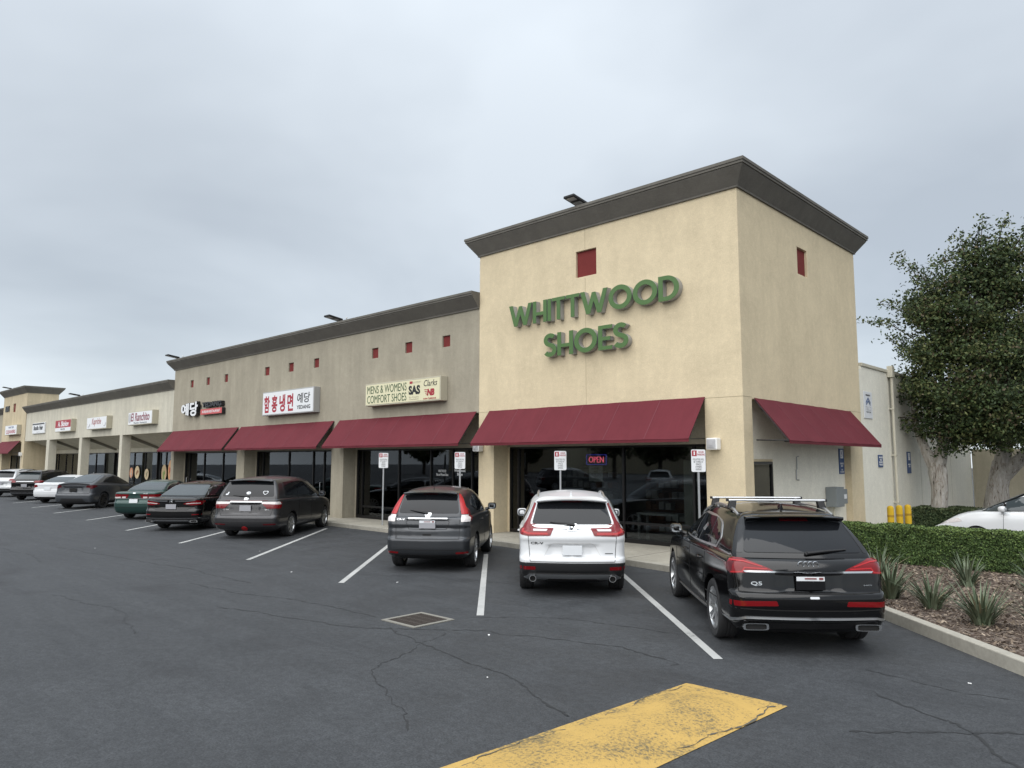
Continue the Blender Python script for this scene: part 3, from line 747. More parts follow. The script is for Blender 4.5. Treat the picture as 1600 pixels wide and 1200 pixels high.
def audi(root):
    c = Car(root, SP_AUDI, P_['black']); gl = M_['cglass']
    c.patch('rear_window', rounded([(-.69, 1.135), (.69, 1.135), (.565, 1.50), (-.565, 1.50)], .05), 'r', gl, off=.006)
    c.both('pillar_trim', rounded([(.705, 1.13), (.765, 1.13), (.625, 1.49), (.58, 1.50)], .015), M_['blackgl'], off=.004)
    spoiler(c, .585, .44, .60, 1.548, .05, P_['black'])
    c.patch('high_brake_lamp', rect(-.17, .17, 1.475, 1.492), 'r', M_['reddk'], off=.012)
    for sg in (1, -1):
        L = c.patch('tail_lamp', rounded([(sg * a, b) for a, b in ((.40, .945), (.87, .905), (.90, 1.075), (.72, 1.075), (.45, .975))], .012), 'r', M_['red'], off=.006, step=.03)
        c.patch('lamp_line', stroke([(sg * .47, .965), (sg * .72, .975), (sg * .75, .93), (sg * .86, .92)], .014), 'r', M_['redlt'], off=.010, step=.03, par=L)
        c.patch('lamp_line', stroke([(sg * .52, .99), (sg * .73, 1.045), (sg * .87, 1.05)], .012), 'r', M_['redlt'], off=.010, step=.03, par=L)
        S2 = c.patch('tail_lamp', rounded([(c.yr + .2, .91), (c.yr + .36, .95), (c.yr + .42, 1.0), (c.yr + .22, 1.04)], .015), 'R' if sg > 0 else 'L', M_['reddk'], off=.006, step=.03)
        c.patch('reflector', rounded([(sg * .38, .565), (sg * .90, .55), (sg * .90, .61), (sg * .40, .62)], .012), 'r', M_['red'], off=.005, step=.06)
    c.patch('chrome_strip', rounded([(-.72, .925), (.72, .925), (.74, .945), (-.74, .945)], .008), 'r', M_['chrome'], off=.012)
    b = MB(); y = c.hit('r', 0, 1.02)[0].y - .008
    for k in range(4):
        o = Vector((-.081 + .054 * k, y, 1.015)); n = 22
        b.lathe([(.036 + .006 * math.cos(a), .006 * math.sin(a)) for a in [2 * math.pi * i / 6 for i in range(6)]], (0, 1, 0), o, n, closed=True)
    b.build('ring_emblem', [M_['chrome']], root)
    c.plate(.0, .815, .33, .155, M_['blackgl'], M_['plate'])
    c.lettering('Q5', -.60, .80, .125, .05, M_['chrome']); c.lettering('quattro', .66, .79, .1, .016, M_['chrome'], .0)
    c.patch('sticker', rounded(rect(-.03, .075, .648, .672), .01), 'r', M_['plate'], off=.004)
    c.seam([(-.80, 1.10), (-.82, .93), (-.80, .715), (-.5, .70), (.5, .70), (.80, .715), (.82, .93), (.80, 1.10)], 'r', .008, False)
    c.seam([(-.92, .53), (-.5, .515), (.5, .515), (.92, .53)], 'r', .012, False)
    c.patch('bumper_trim', stroke([(-.93, .34), (-.84, .40), (-.74, .425), (.74, .425), (.84, .40), (.93, .34)], .026), 'r', M_['alu'], off=.014, step=.03)
    c.patch('diffuser', rounded([(-.82, .25), (.82, .25), (.74, .395), (-.74, .395)], .03), 'r', M_['black'], off=.004)
    c.exhaust(.63, .325, .29, .075, M_['chrome'], y=.06, rectangular=True)
    c.wiper(.02, .50, 1.125, 1.165)
    y0 = c.yr; W = [(y0 + .95, 1.112), (y0 + 3.46, 1.075), (y0 + 3.05, 1.27), (y0 + 2.55, 1.45), (y0 + 2.1, 1.503), (y0 + 1.5, 1.495), (y0 + 1.10, 1.432), (y0 + .88, 1.24)]
    c.side_glass(rounded(W, [.06, .03, .2, .2, .2, .2, .12, .08]), [rounded(q, .03) for q in (
        [(y0 + 1.0, 1.14), (y0 + 1.3, 1.135), (y0 + 1.36, 1.468), (y0 + 1.14, 1.41), (y0 + .93, 1.25)],
        [(y0 + 1.33, 1.135), (y0 + 2.17, 1.12), (y0 + 2.12, 1.475), (y0 + 1.52, 1.467), (y0 + 1.39, 1.466)],
        [(y0 + 2.24, 1.12), (y0 + 3.36, 1.10), (y0 + 3.02, 1.24), (y0 + 2.55, 1.415), (y0 + 2.19, 1.472)])], M_['alu'])
    c.seam([(y0 + 1.32, 1.12), (y0 + 1.30, .85), (y0 + 1.42, .62)], 'R'); c.seam([(y0 + 2.22, 1.1), (y0 + 2.24, .4)], 'R'); c.seam([(y0 + 3.3, 1.07), (y0 + 3.36, .4)], 'R')
    c.seam([(y0 + 1.45, .385), (y0 + 3.36, .385)], 'R', .01)
    for ax in 'RL': c.patch('sill_trim', rect(y0 + 1.42, y0 + 3.38, .275, .315), ax, M_['alu'], off=.012, step=.2)
    c.handles((y0 + 1.55, y0 + 2.5), .93, P_['black']); c.mirrors(y0 + 3.22, 1.09, P_['black'], .19, .15)
    rails(c, .585, .86, 2.95, M_['alu'], .03, .018)
    for d in (1.2, 2.12):
        p, _ = c.hit('T', .585, y0 + d); b = MB()
        b.obox((0, y0 + d, p.z + .125), UX, UY, UZ, 1.26, .075, .028); o = b.build('roof_bar', [M_['alu']], root, bevel=.011)
        for sg in (1, -1):
            e = MB(); q = Vector((sg * .585, y0 + d, p.z))
            e.add([(q.x - .045, q.y - .05, q.z + .02), (q.x + .045, q.y - .05, q.z + .02), (q.x + .045, q.y + .05, q.z + .02), (q.x - .045, q.y + .05, q.z + .02),
                   (q.x - .045 - sg * .02, q.y - .035, q.z + .112), (q.x + .045 - sg * .02, q.y - .035, q.z + .112), (q.x + .045 - sg * .02, q.y + .035, q.z + .112), (q.x - .045 - sg * .02, q.y + .035, q.z + .112)],
                  [(0, 3, 2, 1), (4, 5, 6, 7), (0, 1, 5, 4), (1, 2, 6, 5), (2, 3, 7, 6), (3, 0, 4, 7)]); e.build('bar_foot', [M_['black']], o, bevel=.006)
            e = MB(); e.obox((sg * .632, y0 + d, p.z + .125), UX, UY, UZ, .02, .08, .033); e.build('end_cap', [M_['black']], o)
    fin(c, 1.0, M_['blackgl'], .06); windscreen(c, .68, 1.13, .56, 1.50)
    c.wheel(M_['rim'], 5, 1); return c

# ---- white crossover with L-shaped lamps
SP_CRV = dict(L=4.59, roh=1.0, wb=2.66, track=1.54, wr=.352, ww=.235, arch=.385,
    low=[(.24, .26, .25, .72), (.29, .12, .12, .84), (.36, .05, .05, .89), (.46, .015, .01, .912), (.55, 0, 0, .92), (.585, .0, 0, .922), (.62, .012, .0, .922), (.66, .05, .01, .92), (.76, .07, .03, .918), (.86, .075, .06, .92), (.93, .06, .09, .925), (1.02, .085, .16, .92), (1.06, .12, .3, .905), (1.08, .15, .45, .88)],
    up=[(1.06, .152, 1.02, .872), (1.13, .19, 1.1, .858), (1.26, .275, 1.3, .815), (1.40, .375, 1.53, .752), (1.50, .45, 1.72, .70), (1.56, .49, 1.88, .65), (1.60, .54, 2.05, .59), (1.62, .62, 2.2, .52)],
    gl=dict(GL, rcx=.17, rcy=.22, br=.10), gu=GU, belt=curve_fn((0, 1.085), (1.0, 1.10), (3.3, 1.05), (3.9, 1.0), (4.59, .84)), roof=curve_fn((0, -.03), (.7, -.02), (1.9, .01), (2.8, -.02), (4.6, -.05)),
    clad=lambda x, d: .56, disp=boxes_disp((0, .40, .645, .835, .045, .05), (0, .8, .24, .40, .03, .05)))
def crv_white(root):
    c = Car(root, SP_CRV, P_['white']); y0 = c.yr
    c.patch('rear_window', rounded([(-.665, 1.165), (.665, 1.165), (.565, 1.525), (-.565, 1.525)], .05), 'r', M_['cglass'], off=.006)
    spoiler(c, .59, .33, .50, 1.572, .045, P_['white'], drop=.035)
    c.patch('high_brake_lamp', rect(-.17, .17, 1.51, 1.526), 'r', M_['reddk'], off=.012)
    c.patch('chrome_strip', rounded([(-.70, 1.105), (-.12, 1.105), (-.06, 1.085), (.06, 1.085), (.12, 1.105), (.70, 1.105), (.70, 1.145), (-.70, 1.145)], .006), 'r', M_['chrome'], off=.006)
    for sg in (1, -1):
        c.patch('tail_lamp', rounded([(sg * a, b) for a, b in ((.30, 1.105), (.60, 1.11), (.70, 1.16), (.595, 1.49), (.625, 1.50), (.735, 1.24), (.80, 1.14), (.855, 1.08), (.86, 1.0), (.72, .975), (.36, .985))], [.01, .03, .05, .01, .01, .06, .03, .02, .03, .03, .02]), 'r', M_['red'], off=.008, step=.03)
        c.patch('lamp_line', stroke([(sg * .40, 1.015), (sg * .72, 1.015), (sg * .81, 1.045), (sg * .80, 1.09)], .03), 'r', M_['redlt'], off=.013, step=.03)
        c.patch('lamp_window', rounded([(sg * .42, 1.055), (sg * .64, 1.055), (sg * .64, 1.085), (sg * .40, 1.085)], .008), 'r', M_['clear'], off=.012, step=.06)
        c.patch('tail_lamp', rounded([(y0 + .16, 1.0), (y0 + .36, 1.06), (y0 + .40, 1.13), (y0 + .22, 1.17)], .02), 'R' if sg > 0 else 'L', M_['red'], off=.006, step=.03)
        c.patch('reflector', rounded([(sg * .60, .445), (sg * .85, .445), (sg * .86, .50), (sg * .60, .495)], .012), 'r', M_['red'], off=.006, step=.06)
    h_badge(c, 1.115, .15, .115)
    c.lettering('CR-V', -.575, .865, .21, .04, M_['signblack'], .03)
    c.patch('badge', rect(.53, .66, .70, .712), 'r', M_['signblack'], off=.004)
    c.plate(0, .755, .32, .155, M_['plate'])
    c.patch('panel_gap', stroke([(-.46, .66), (-.36, .84), (-.3, .865), (.3, .865), (.36, .84), (.46, .66)], .008), 'r', M_['ltgrey'], off=.002, skirt=.004)
    c.seam([(-.70, 1.14), (-.72, .95), (-.69, .6), (-.68, .575), (.68, .575), (.69, .6), (.72, .95), (.70, 1.14)], 'r', .008, False)
    c.patch('skid_plate', rounded([(-.80, .31), (-.70, .37), (.70, .37), (.80, .31), (.72, .275), (.45, .275), (.38, .30), (-.38, .30), (-.45, .275), (-.72, .275)], .015), 'r', M_['alu'], off=.016, step=.06)
    c.patch('diffuser', rounded(rect(-.42, .42, .245, .29), .01), 'r', M_['black'], off=.02)
    c.exhaust(.645, .31, .115, .105, M_['chrome'], y=.035)
    c.wiper(.03, -.36, 1.15, 1.19)
    W = [(y0 + .95, 1.17), (y0 + 3.35, 1.09), (y0 + 2.95, 1.27), (y0 + 2.45, 1.46), (y0 + 1.9, 1.51), (y0 + 1.2, 1.49), (y0 + .8, 1.38), (y0 + .75, 1.3)]
    c.side_glass(rounded(W, .06), [rounded(q, .03) for q in ([(y0 + .95, 1.2), (y0 + 1.2, 1.18), (y0 + 1.2, 1.46), (y0 + .83, 1.37)],
        [(y0 + 1.26, 1.175), (y0 + 2.1, 1.145), (y0 + 2.05, 1.49), (y0 + 1.26, 1.475)], [(y0 + 2.17, 1.14), (y0 + 3.27, 1.105), (y0 + 2.93, 1.26), (y0 + 2.43, 1.44), (y0 + 2.12, 1.475)])], M_['blackgl'])
    c.seam([(y0 + 2.13, 1.1), (y0 + 2.15, .4)], 'R'); c.seam([(y0 + 1.22, 1.1), (y0 + 1.32, .7)], 'R')
    c.handles((y0 + 1.5, y0 + 2.4), .95, P_['white']); c.mirrors(y0 + 3.1, 1.1, P_['white'], .2, .16)
    rails(c, .575, .85, 2.75, M_['alu'], .04, .016); fin(c, .72, P_['white'], .075); windscreen(c, .66, 1.13, .55, 1.52)
    c.wheel(M_['rim'], 5, 1); return c

# ---- dark grey crossover with tall pillar lamps
SP_CRV2 = dict(L=4.53, roh=.98, wb=2.62, track=1.51, wr=.345, ww=.225, arch=.38,
    low=[(.24, .24, .25, .70), (.29, .10, .12, .83), (.36, .03, .05, .88), (.48, 0, 0, .90), (.60, 0, 0, .905), (.65, .012, 0, .905), (.69, .05, .01, .905), (.80, .06, .04, .905), (.86, .07, .06, .907), (.92, .06, .1, .91), (1.02, .085, .16, .91), (1.06, .11, .3, .90), (1.08, .14, .45, .872)],
    up=[(1.06, .142, 1.02, .865), (1.13, .17, 1.1, .85), (1.26, .235, 1.3, .81), (1.40, .32, 1.53, .75), (1.50, .39, 1.72, .695), (1.56, .43, 1.88, .64), (1.60, .49, 2.05, .58), (1.62, .58, 2.2, .51)],
    gl=dict(GL, rcx=.2, rcy=.25, br=.11), gu=dict(GU, br=.1), belt=curve_fn((0, 1.08), (1.0, 1.10), (3.2, 1.04), (3.8, .99), (4.53, .84)), roof=curve_fn((0, -.05), (.7, -.03), (1.9, .0), (2.8, -.03), (4.5, -.06)),
    disp=boxes_disp((0, .44, .84, 1.03, .03, .05), (0, .8, .24, .33, .03, .05)))
def crv_grey(root):
    c = Car(root, SP_CRV2, P_['grey']); y0 = c.yr
    c.patch('rear_window', rounded([(-.62, 1.15), (.62, 1.15), (.55, 1.52), (-.55, 1.52)], .05), 'r', M_['cglass'], off=.006)
    spoiler(c, .555, .28, .44, 1.572, .04, P_['grey'], drop=.03)
    c.patch('high_brake_lamp', rect(-.15, .15, 1.515, 1.53), 'r', M_['reddk'], off=.012)
    for sg in (1, -1):
        c.patch('tail_lamp', rounded([(sg * a, b) for a, b in ((.655, 1.17), (.565, 1.53), (.60, 1.54), (.68, 1.40), (.76, 1.23), (.80, 1.13), (.67, 1.13))], .02), 'r', M_['redlt'], off=.012, step=.03)
        c.patch('reversing_lamp', rounded([(sg * a, b) for a, b in ((.67, 1.12), (.80, 1.12), (.845, 1.06), (.845, .99), (.675, .985))], .012), 'r', M_['clear'], off=.012, step=.03)
        c.patch('tail_lamp', rounded([(y0 + .28, 1.0), (y0 + .44, 1.05), (y0 + .50, 1.18), (y0 + .46, 1.25), (y0 + .38, 1.12)], .03), 'R' if sg > 0 else 'L', M_['red'], off=.009, step=.03)
        c.patch('reflector', rounded([(sg * .58, .36), (sg * .82, .37), (sg * .82, .405), (sg * .58, .395)], .012), 'r', M_['red'], off=.006, step=.06)
    c.patch('chrome_strip', rect(-.40, .40, 1.04, 1.062), 'r', M_['chrome'], off=.012)
    h_badge(c, 1.115, .125, .09); c.lettering('CR-V', -.55, 1.03, .17, .035, M_['chrome'], .02)
    c.plate(0, .935, .33, .16, M_['platebl'], M_['plate'])
    c.patch('handle_recess', rounded(rect(-.09, .09, .715, .75), .01), 'r', M_['under'], off=.004)
    c.seam([(-.64, 1.2), (-.65, .9), (-.64, .65), (.64, .65), (.65, .9), (.64, 1.2)], 'r', .008, False)
    c.seam([(-.40, 1.02), (-.44, .98), (-.38, .84), (.38, .84), (.44, .98), (.40, 1.02)], 'r', .007, False)
    c.seam([(-.88, .44), (.88, .44)], 'r', .01, False)
    c.patch('diffuser', rounded(rect(-.66, .66, .25, .34), .03), 'r', M_['black'], off=.006)
    c.wiper(-.02, -.38, 1.15, 1.205)
    W = [(y0 + .78, 1.27), (y0 + 1.15, 1.16), (y0 + 3.25, 1.08), (y0 + 2.9, 1.26), (y0 + 2.4, 1.45), (y0 + 1.9, 1.495), (y0 + 1.3, 1.475), (y0 + .95, 1.41)]
    c.side_glass(rounded(W, .06), [rounded(q, .03) for q in ([(y0 + .83, 1.28), (y0 + 1.13, 1.19), (y0 + 1.2, 1.445), (y0 + .98, 1.39)],
        [(y0 + 1.2, 1.17), (y0 + 2.05, 1.135), (y0 + 2.02, 1.475), (y0 + 1.32, 1.46)], [(y0 + 2.12, 1.13), (y0 + 3.18, 1.095), (y0 + 2.88, 1.245), (y0 + 2.4, 1.425), (y0 + 2.09, 1.46)])], M_['blackgl'])
    c.seam([(y0 + 2.1, 1.1), (y0 + 2.12, .4)], 'R'); c.seam([(y0 + 1.18, 1.1), (y0 + 1.3, .7)], 'R'); c.seam([(y0 + 3.15, 1.05), (y0 + 3.2, .4)], 'R')
    c.handles((y0 + 1.5, y0 + 2.4), .96, P_['grey']); c.mirrors(y0 + 3.0, 1.08, P_['black'], .2, .16)
    whip(c, .75, M_['black']); windscreen(c, .66, 1.12, .54, 1.5)
    c.wheel(M_['rim'], 5, 1); return c

# ---- brown-grey minivan
SP_VAN = dict(L=5.15, roh=1.15, wb=3.0, track=1.68, wr=.345, ww=.235, arch=.38,
    low=[(.22, .24, .25, .78), (.28, .10, .12, .92), (.36, .03, .05, .97), (.48, 0, 0, .995), (.58, 0, 0, 1.0), (.63, .015, 0, 1.0), (.67, .05, .01, 1.0), (.80, .07, .04, 1.0), (.95, .085, .08, 1.003), (1.06, .11, .16, 1.0), (1.11, .13, .3, .985), (1.13, .15, .45, .96)],
    up=[(1.11, .152, .85, .952), (1.18, .18, .95, .94), (1.32, .25, 1.2, .90), (1.47, .34, 1.5, .84), (1.58, .41, 1.75, .785), (1.64, .45, 1.92, .73), (1.68, .51, 2.1, .66), (1.70, .6, 2.25, .58)],
    gl=dict(GL, rcx=.2, rcy=.25, br=.1), gu=dict(GU, br=.085), belt=curve_fn((0, 1.13), (1.6, 1.1), (3.8, 1.03), (4.4, .98), (5.15, .84)), roof=curve_fn((0, -.04), (.8, -.02), (2.2, .0), (3.3, -.03), (5.1, -.06)),
    disp=boxes_disp((0, .42, .72, 1.0, .03, .05), (0, .8, .24, .33, .03, .05)))
def van(root):
    c = Car(root, SP_VAN, P_['van']); y0 = c.yr
    c.patch('rear_window', rounded([(-.76, 1.19), (.76, 1.19), (.64, 1.60), (-.64, 1.60)], .06), 'r', M_['cglass'], off=.006)
    spoiler(c, .64, .32, .46, 1.652, .045, P_['van'], drop=.03); c.patch('high_brake_lamp', rect(-.12, .12, 1.60, 1.63), 'r', M_['red'], off=.012)
    for sg in (1, -1):
        c.patch('tail_lamp', rounded([(sg * a, b) for a, b in ((.44, 1.045), (.93, 1.045), (.955, .965), (.48, .98))], .01), 'r', M_['clear'], off=.010, step=.03)
        c.patch('tail_lamp', rounded([(sg * a, b) for a, b in ((.48, .985), (.955, .97), (.95, .86), (.62, .855))], .012), 'r', M_['red'], off=.012, step=.03)
        c.patch('tail_lamp', rounded([(y0 + .16, .87), (y0 + .34, .9), (y0 + .36, 1.04), (y0 + .18, 1.04)], .02), 'R' if sg > 0 else 'L', M_['red'], off=.008, step=.03)
        c.patch('reflector', rounded([(sg * .55, .40), (sg * .88, .41), (sg * .88, .445), (sg * .55, .435)], .012), 'r', M_['reddk'], off=.006, step=.06)
    c.patch('chrome_strip', rect(-.46, .46, 1.03, 1.065), 'r', M_['chrome'], off=.012)
    c.patch('lamp_line', rect(-.62, .62, 1.075, 1.09), 'r', M_['reddk'], off=.006)
    h_badge(c, 1.135, .12, .09); c.plate(0, .865, .33, .16, M_['platebl'])
    c.lettering('ODYSSEY', -.56, .83, .2, .028, M_['chrome'], .0); c.lettering('EX-L', .62, .83, .11, .028, M_['chrome'], .0)
    c.patch('sticker', [( .50 + .075 * math.cos(a), 1.285 + .05 * math.sin(a) + .03 * abs(math.cos(a))) for a in [2 * math.pi * i / 16 for i in range(16)]], 'r', M_['plate'], off=.006)
    c.patch('sticker', [(.50 + .055 * math.cos(a), 1.287 + .036 * math.sin(a) + .022 * abs(math.cos(a))) for a in [2 * math.pi * i / 16 for i in range(16)]], 'r', M_['cglass'], off=.009)
    c.patch('sticker', [(.02 + .065 * math.cos(a), 1.285 + .04 * math.sin(a)) for a in [2 * math.pi * i / 16 for i in range(16)]], 'r', M_['plate'], off=.006)
    c.patch('sticker', stroke([(-.66, 1.24), (-.60, 1.25), (-.58, 1.31)], .035), 'r', M_['plate'], off=.006)
    c.patch('tow_cover', [(.0 + .085 * math.cos(a), .30 + .06 * math.sin(a)) for a in [2 * math.pi * i / 18 for i in range(18)]], 'r', M_['redlt'], off=.02)
    c.seam([(-.80, 1.2), (-.83, 1.0), (-.72, .66), (.72, .66), (.83, 1.0), (.80, 1.2)], 'r', .008, False); c.seam([(-.95, .48), (.95, .48)], 'r', .01, False)
    c.wiper(.05, -.42, 1.18, 1.215)
    W = [(y0 + .7, 1.2), (y0 + 4.0, 1.08), (y0 + 3.7, 1.26), (y0 + 3.1, 1.49), (y0 + 2.5, 1.58), (y0 + 1.3, 1.59), (y0 + .82, 1.57)]
    c.side_glass(rounded(W, .07), [rounded(q, .03) for q in ([(y0 + .76, 1.23), (y0 + 1.6, 1.2), (y0 + 1.6, 1.56), (y0 + .86, 1.545)],
        [(y0 + 1.66, 1.2), (y0 + 2.65, 1.165), (y0 + 2.62, 1.54), (y0 + 1.66, 1.56)], [(y0 + 2.73, 1.16), (y0 + 3.9, 1.11), (y0 + 3.67, 1.245), (y0 + 3.08, 1.465), (y0 + 2.7, 1.53)])], M_['blackgl'])
    c.seam([(y0 + 2.69, 1.1), (y0 + 2.7, .38)], 'R'); c.seam([(y0 + 1.62, 1.15), (y0 + 1.62, .5)], 'R'); c.seam([(y0 + 3.75, 1.05), (y0 + 3.8, .38)], 'R'); c.seam([(y0 + .7, 1.02), (y0 + 2.69, 1.0)], 'R', .012)
    c.handles((y0 + 2.5, y0 + 2.95), .98, P_['van']); c.mirrors(y0 + 3.65, 1.08, P_['van'], .22, .17)
    whip(c, 1.6, M_['black']); windscreen(c, .74, 1.15, .62, 1.58); c.wheel(M_['rim'], 7, 0); return c

# ---- sedans: boot lid behind the rear window
def sedan_spec(L, roh, wb, hw, bz, rz, wr=.34, **k):
    """bz boot height, rz roof height"""
    d = dict(L=L, roh=roh, wb=wb, track=2 * hw - .33, wr=wr, ww=.235, arch=wr + .035,
        low=[(.2, .22, .25, hw - .2), (.26, .09, .12, hw - .06), (.36, .03, .05, hw - .015), (.5, 0, 0, hw - .003), (.6, 0, 0, hw), (.65, .012, 0, hw), (.69, .04, .02, hw), (.78, .05, .05, hw), (bz - .14, .05, .1, hw - .005), (bz - .06, .04, .2, hw - .015), (bz - .015, .06, .32, hw - .04), (bz, .11, .45, hw - .075)],
        up=[(bz - .02, k.get('g0', .62), 1.2, hw - .10), (bz + .06, k.get('g0', .62) + .12, 1.35, hw - .125), (bz + .18, k.get('g0', .62) + .36, 1.65, hw - .18), (rz - .14, k.get('g0', .62) + .72, 2.0, hw - .255), (rz - .08, k.get('g0', .62) + .95, 2.2, hw - .31), (rz - .05, k.get('g0', .62) + 1.15, 2.4, hw - .39)],
        gl=dict(GL, rcx=.24, rcy=.3, br=.12), gu=dict(GU, rcx=.16, rcy=.3, br=.10), belt=curve_fn((0, bz), (1.3, bz - .01), (L - 1.2, bz - .07), (L, .72)), roof=curve_fn((0, -.05), (1.5, .0), (2.4, .02), (3.2, -.02), (L, -.06)), ccap=.035, rcap=.05)
    d.update(k.get('over', {})); return d
def sedan_common(c, hw, bz, rz, g0, trim, gm, paint, rimm, spokes=10, style=0, wide=1.0):
    y0 = c.yr; L = c.sp['L']
    c.patch('rear_window', rounded([(-(hw - .22), bz + .045), (hw - .22, bz + .045), (hw - .36, rz - .115), (-(hw - .36), rz - .115)], .06), 'r', gm, off=.010, step=.04)
    s0 = y0 + g0 + .38; e = y0 + L - 1.42
    W = [(s0, bz + .06), (e, bz - .02), (e - .45, rz - .28), (e - .95, rz - .135), (e - 1.5, rz - .115), (s0 + .55, rz - .15), (s0 + .2, rz - .24)]
    m1 = s0 + (e - s0) * .42
    c.side_glass(rounded(W, [.05, .03, .2, .2, .2, .15, .1]), [rounded(inset(q, .012), .03) for q in ([(s0, bz + .06), (m1 - .03, bz + .03), (m1 - .03, rz - .13), (s0 + .55, rz - .15), (s0 + .2, rz - .24)],
        [(m1 + .03, bz + .03), (e, bz - .02), (e - .45, rz - .28), (e - .95, rz - .135), (m1 + .03, rz - .118)])], trim)
    c.seam([(m1, bz), (m1 + .02, .4)], 'R'); c.seam([(s0 + .15, bz), (s0 + .3, .7)], 'R'); c.seam([(e - .05, bz - .05), (e, .4)], 'R')
    c.handles((s0 + .45, m1 + .25), bz - .1, paint); c.mirrors(e - .2, bz + .0, paint, .19, .14); windscreen(c, hw - .24, bz + .02, hw - .36, rz - .13)
    c.wheel(rimm, spokes, style)
SP_LUX = sedan_spec(5.18, 1.2, 3.1, .95, 1.03, 1.50, .36, g0=.55)
def lux(root):
    c = Car(root, SP_LUX, P_['black']); y0 = c.yr
    sedan_common(c, .95, 1.03, 1.5, .55, M_['chrome'], M_['cglassl'], P_['black'], M_['rim'], 10)
    for sg in (1, -1):
        c.patch('tail_lamp', rounded([(sg * a, b) for a, b in ((.36, .845), (.50, .90), (.80, .96), (.90, .93), (.885, .82), (.62, .80))], .02), 'r', M_['red'], off=.008, step=.03)
        c.patch('tail_lamp', rounded([(y0 + .2, .83), (y0 + .45, .90), (y0 + .48, .95), (y0 + .22, .94)], .02), 'R' if sg > 0 else 'L', M_['red'], off=.007, step=.03)
        c.patch('lamp_line', stroke([(sg * .46, .85), (sg * .70, .87), (sg * .86, .87)], .02), 'r', M_['clear'], off=.012, step=.03)
        c.patch('chrome_strip', stroke([(sg * .12, .935), (sg * .50, .935), (sg * .74, .955)], .03), 'r', M_['chrome'], off=.013)
        c.patch('reflector', rounded([(sg * .66, .50), (sg * .90, .51), (sg * .90, .535), (sg * .66, .53)], .01), 'r', M_['red'], off=.006, step=.06)
    b = MB(); p, n = c.hit('r', 0, .93)
    b.lathe([(.052 + .006 * math.cos(a), .006 * math.sin(a)) for a in [2 * math.pi * i / 6 for i in range(6)]], (0, 1, 0), p + Vector((0, -.012, 0)), 24, closed=True)
    for k in range(3):
        a = math.pi / 2 + 2 * math.pi * k / 3; b.tube([p + Vector((0, -.012, 0)), p + Vector((.05 * math.cos(a), -.012, .05 * math.sin(a)))], [.009, .003], 6)
    b.build('star_emblem', [M_['chrome']], root)
    c.plate(0, .76, .33, .155, M_['platebl'])
    c.seam([(-.84, 1.0), (-.78, .80), (-.5, .665), (.5, .665), (.78, .80), (.84, 1.0)], 'r', .008, False)
    c.patch('bumper_trim', stroke([(-.62, .27), (-.54, .33), (.54, .33), (.62, .27)], .035), 'r', M_['chrome'], off=.014)
    c.patch('bumper_trim', stroke([(-.93, .42), (-.6, .40), (.6, .40), (.93, .42)], .012), 'r', M_['chrome'], off=.008)
    c.patch('diffuser', rounded(rect(-.80, .80, .22, .39), .03), 'r', M_['black'], off=.004); c.exhaust(.72, .31, .24, .07, M_['chrome'], y=.085, rectangular=True)
    return c
SP_GRN = sedan_spec(4.84, 1.13, 2.73, .915, 1.03, 1.45, .335, g0=.62)
def green(root):
    c = Car(root, SP_GRN, P_['green']); y0 = c.yr
    sedan_common(c, .915, 1.03, 1.45, .62, M_['chrome'], M_['cglassl'], P_['green'], M_['rimdk'], 7)
    for sg in (1, -1):
        c.patch('tail_lamp', rounded([(sg * a, b) for a, b in ((.52, .80), (.52, .945), (.90, .95), (.89, .79))], .012), 'r', M_['red'], off=.008, step=.03)
        c.patch('tail_lamp', rounded([(sg * a, b) for a, b in ((.50, .80), (.50, .945), (.20, .94), (.28, .80))], .012), 'r', M_['red'], off=.008, step=.03)
        c.patch('reversing_lamp', rounded([(sg * .54, .795), (sg * .54, .85), (sg * .88, .845), (sg * .88, .79)], .008), 'r', M_['clear'], off=.013, step=.03)
        c.patch('reversing_lamp', rounded([(sg * .48, .80), (sg * .48, .86), (sg * .32, .86), (sg * .34, .80)], .008), 'r', M_['clear'], off=.013, step=.03)
        c.patch('tail_lamp', rounded([(y0 + .2, .80), (y0 + .40, .84), (y0 + .40, .94), (y0 + .22, .945)], .02), 'R' if sg > 0 else 'L', M_['red'], off=.007, step=.03)
    c.patch('chrome_strip', rect(-.52, .52, .775, .797), 'r', M_['chrome'], off=.014)
    c.patch('badge', rounded(rect(-.05, .05, .975, 1.005), .006), 'r', M_['chrome'], off=.010); c.plate(0, .70, .32, .14, M_['plate'])
    c.lettering('MKZ', .42, .97, .16, .028, M_['chrome'])
    c.seam([(-.88, .76), (-.7, .66), (.7, .66), (.88, .76)], 'r', .008, False); c.seam([(-.9, .46), (.9, .46)], 'r', .01, False)
    c.lettering('', 0, 0, 1, 1, M_['chrome']) if False else None
    return c
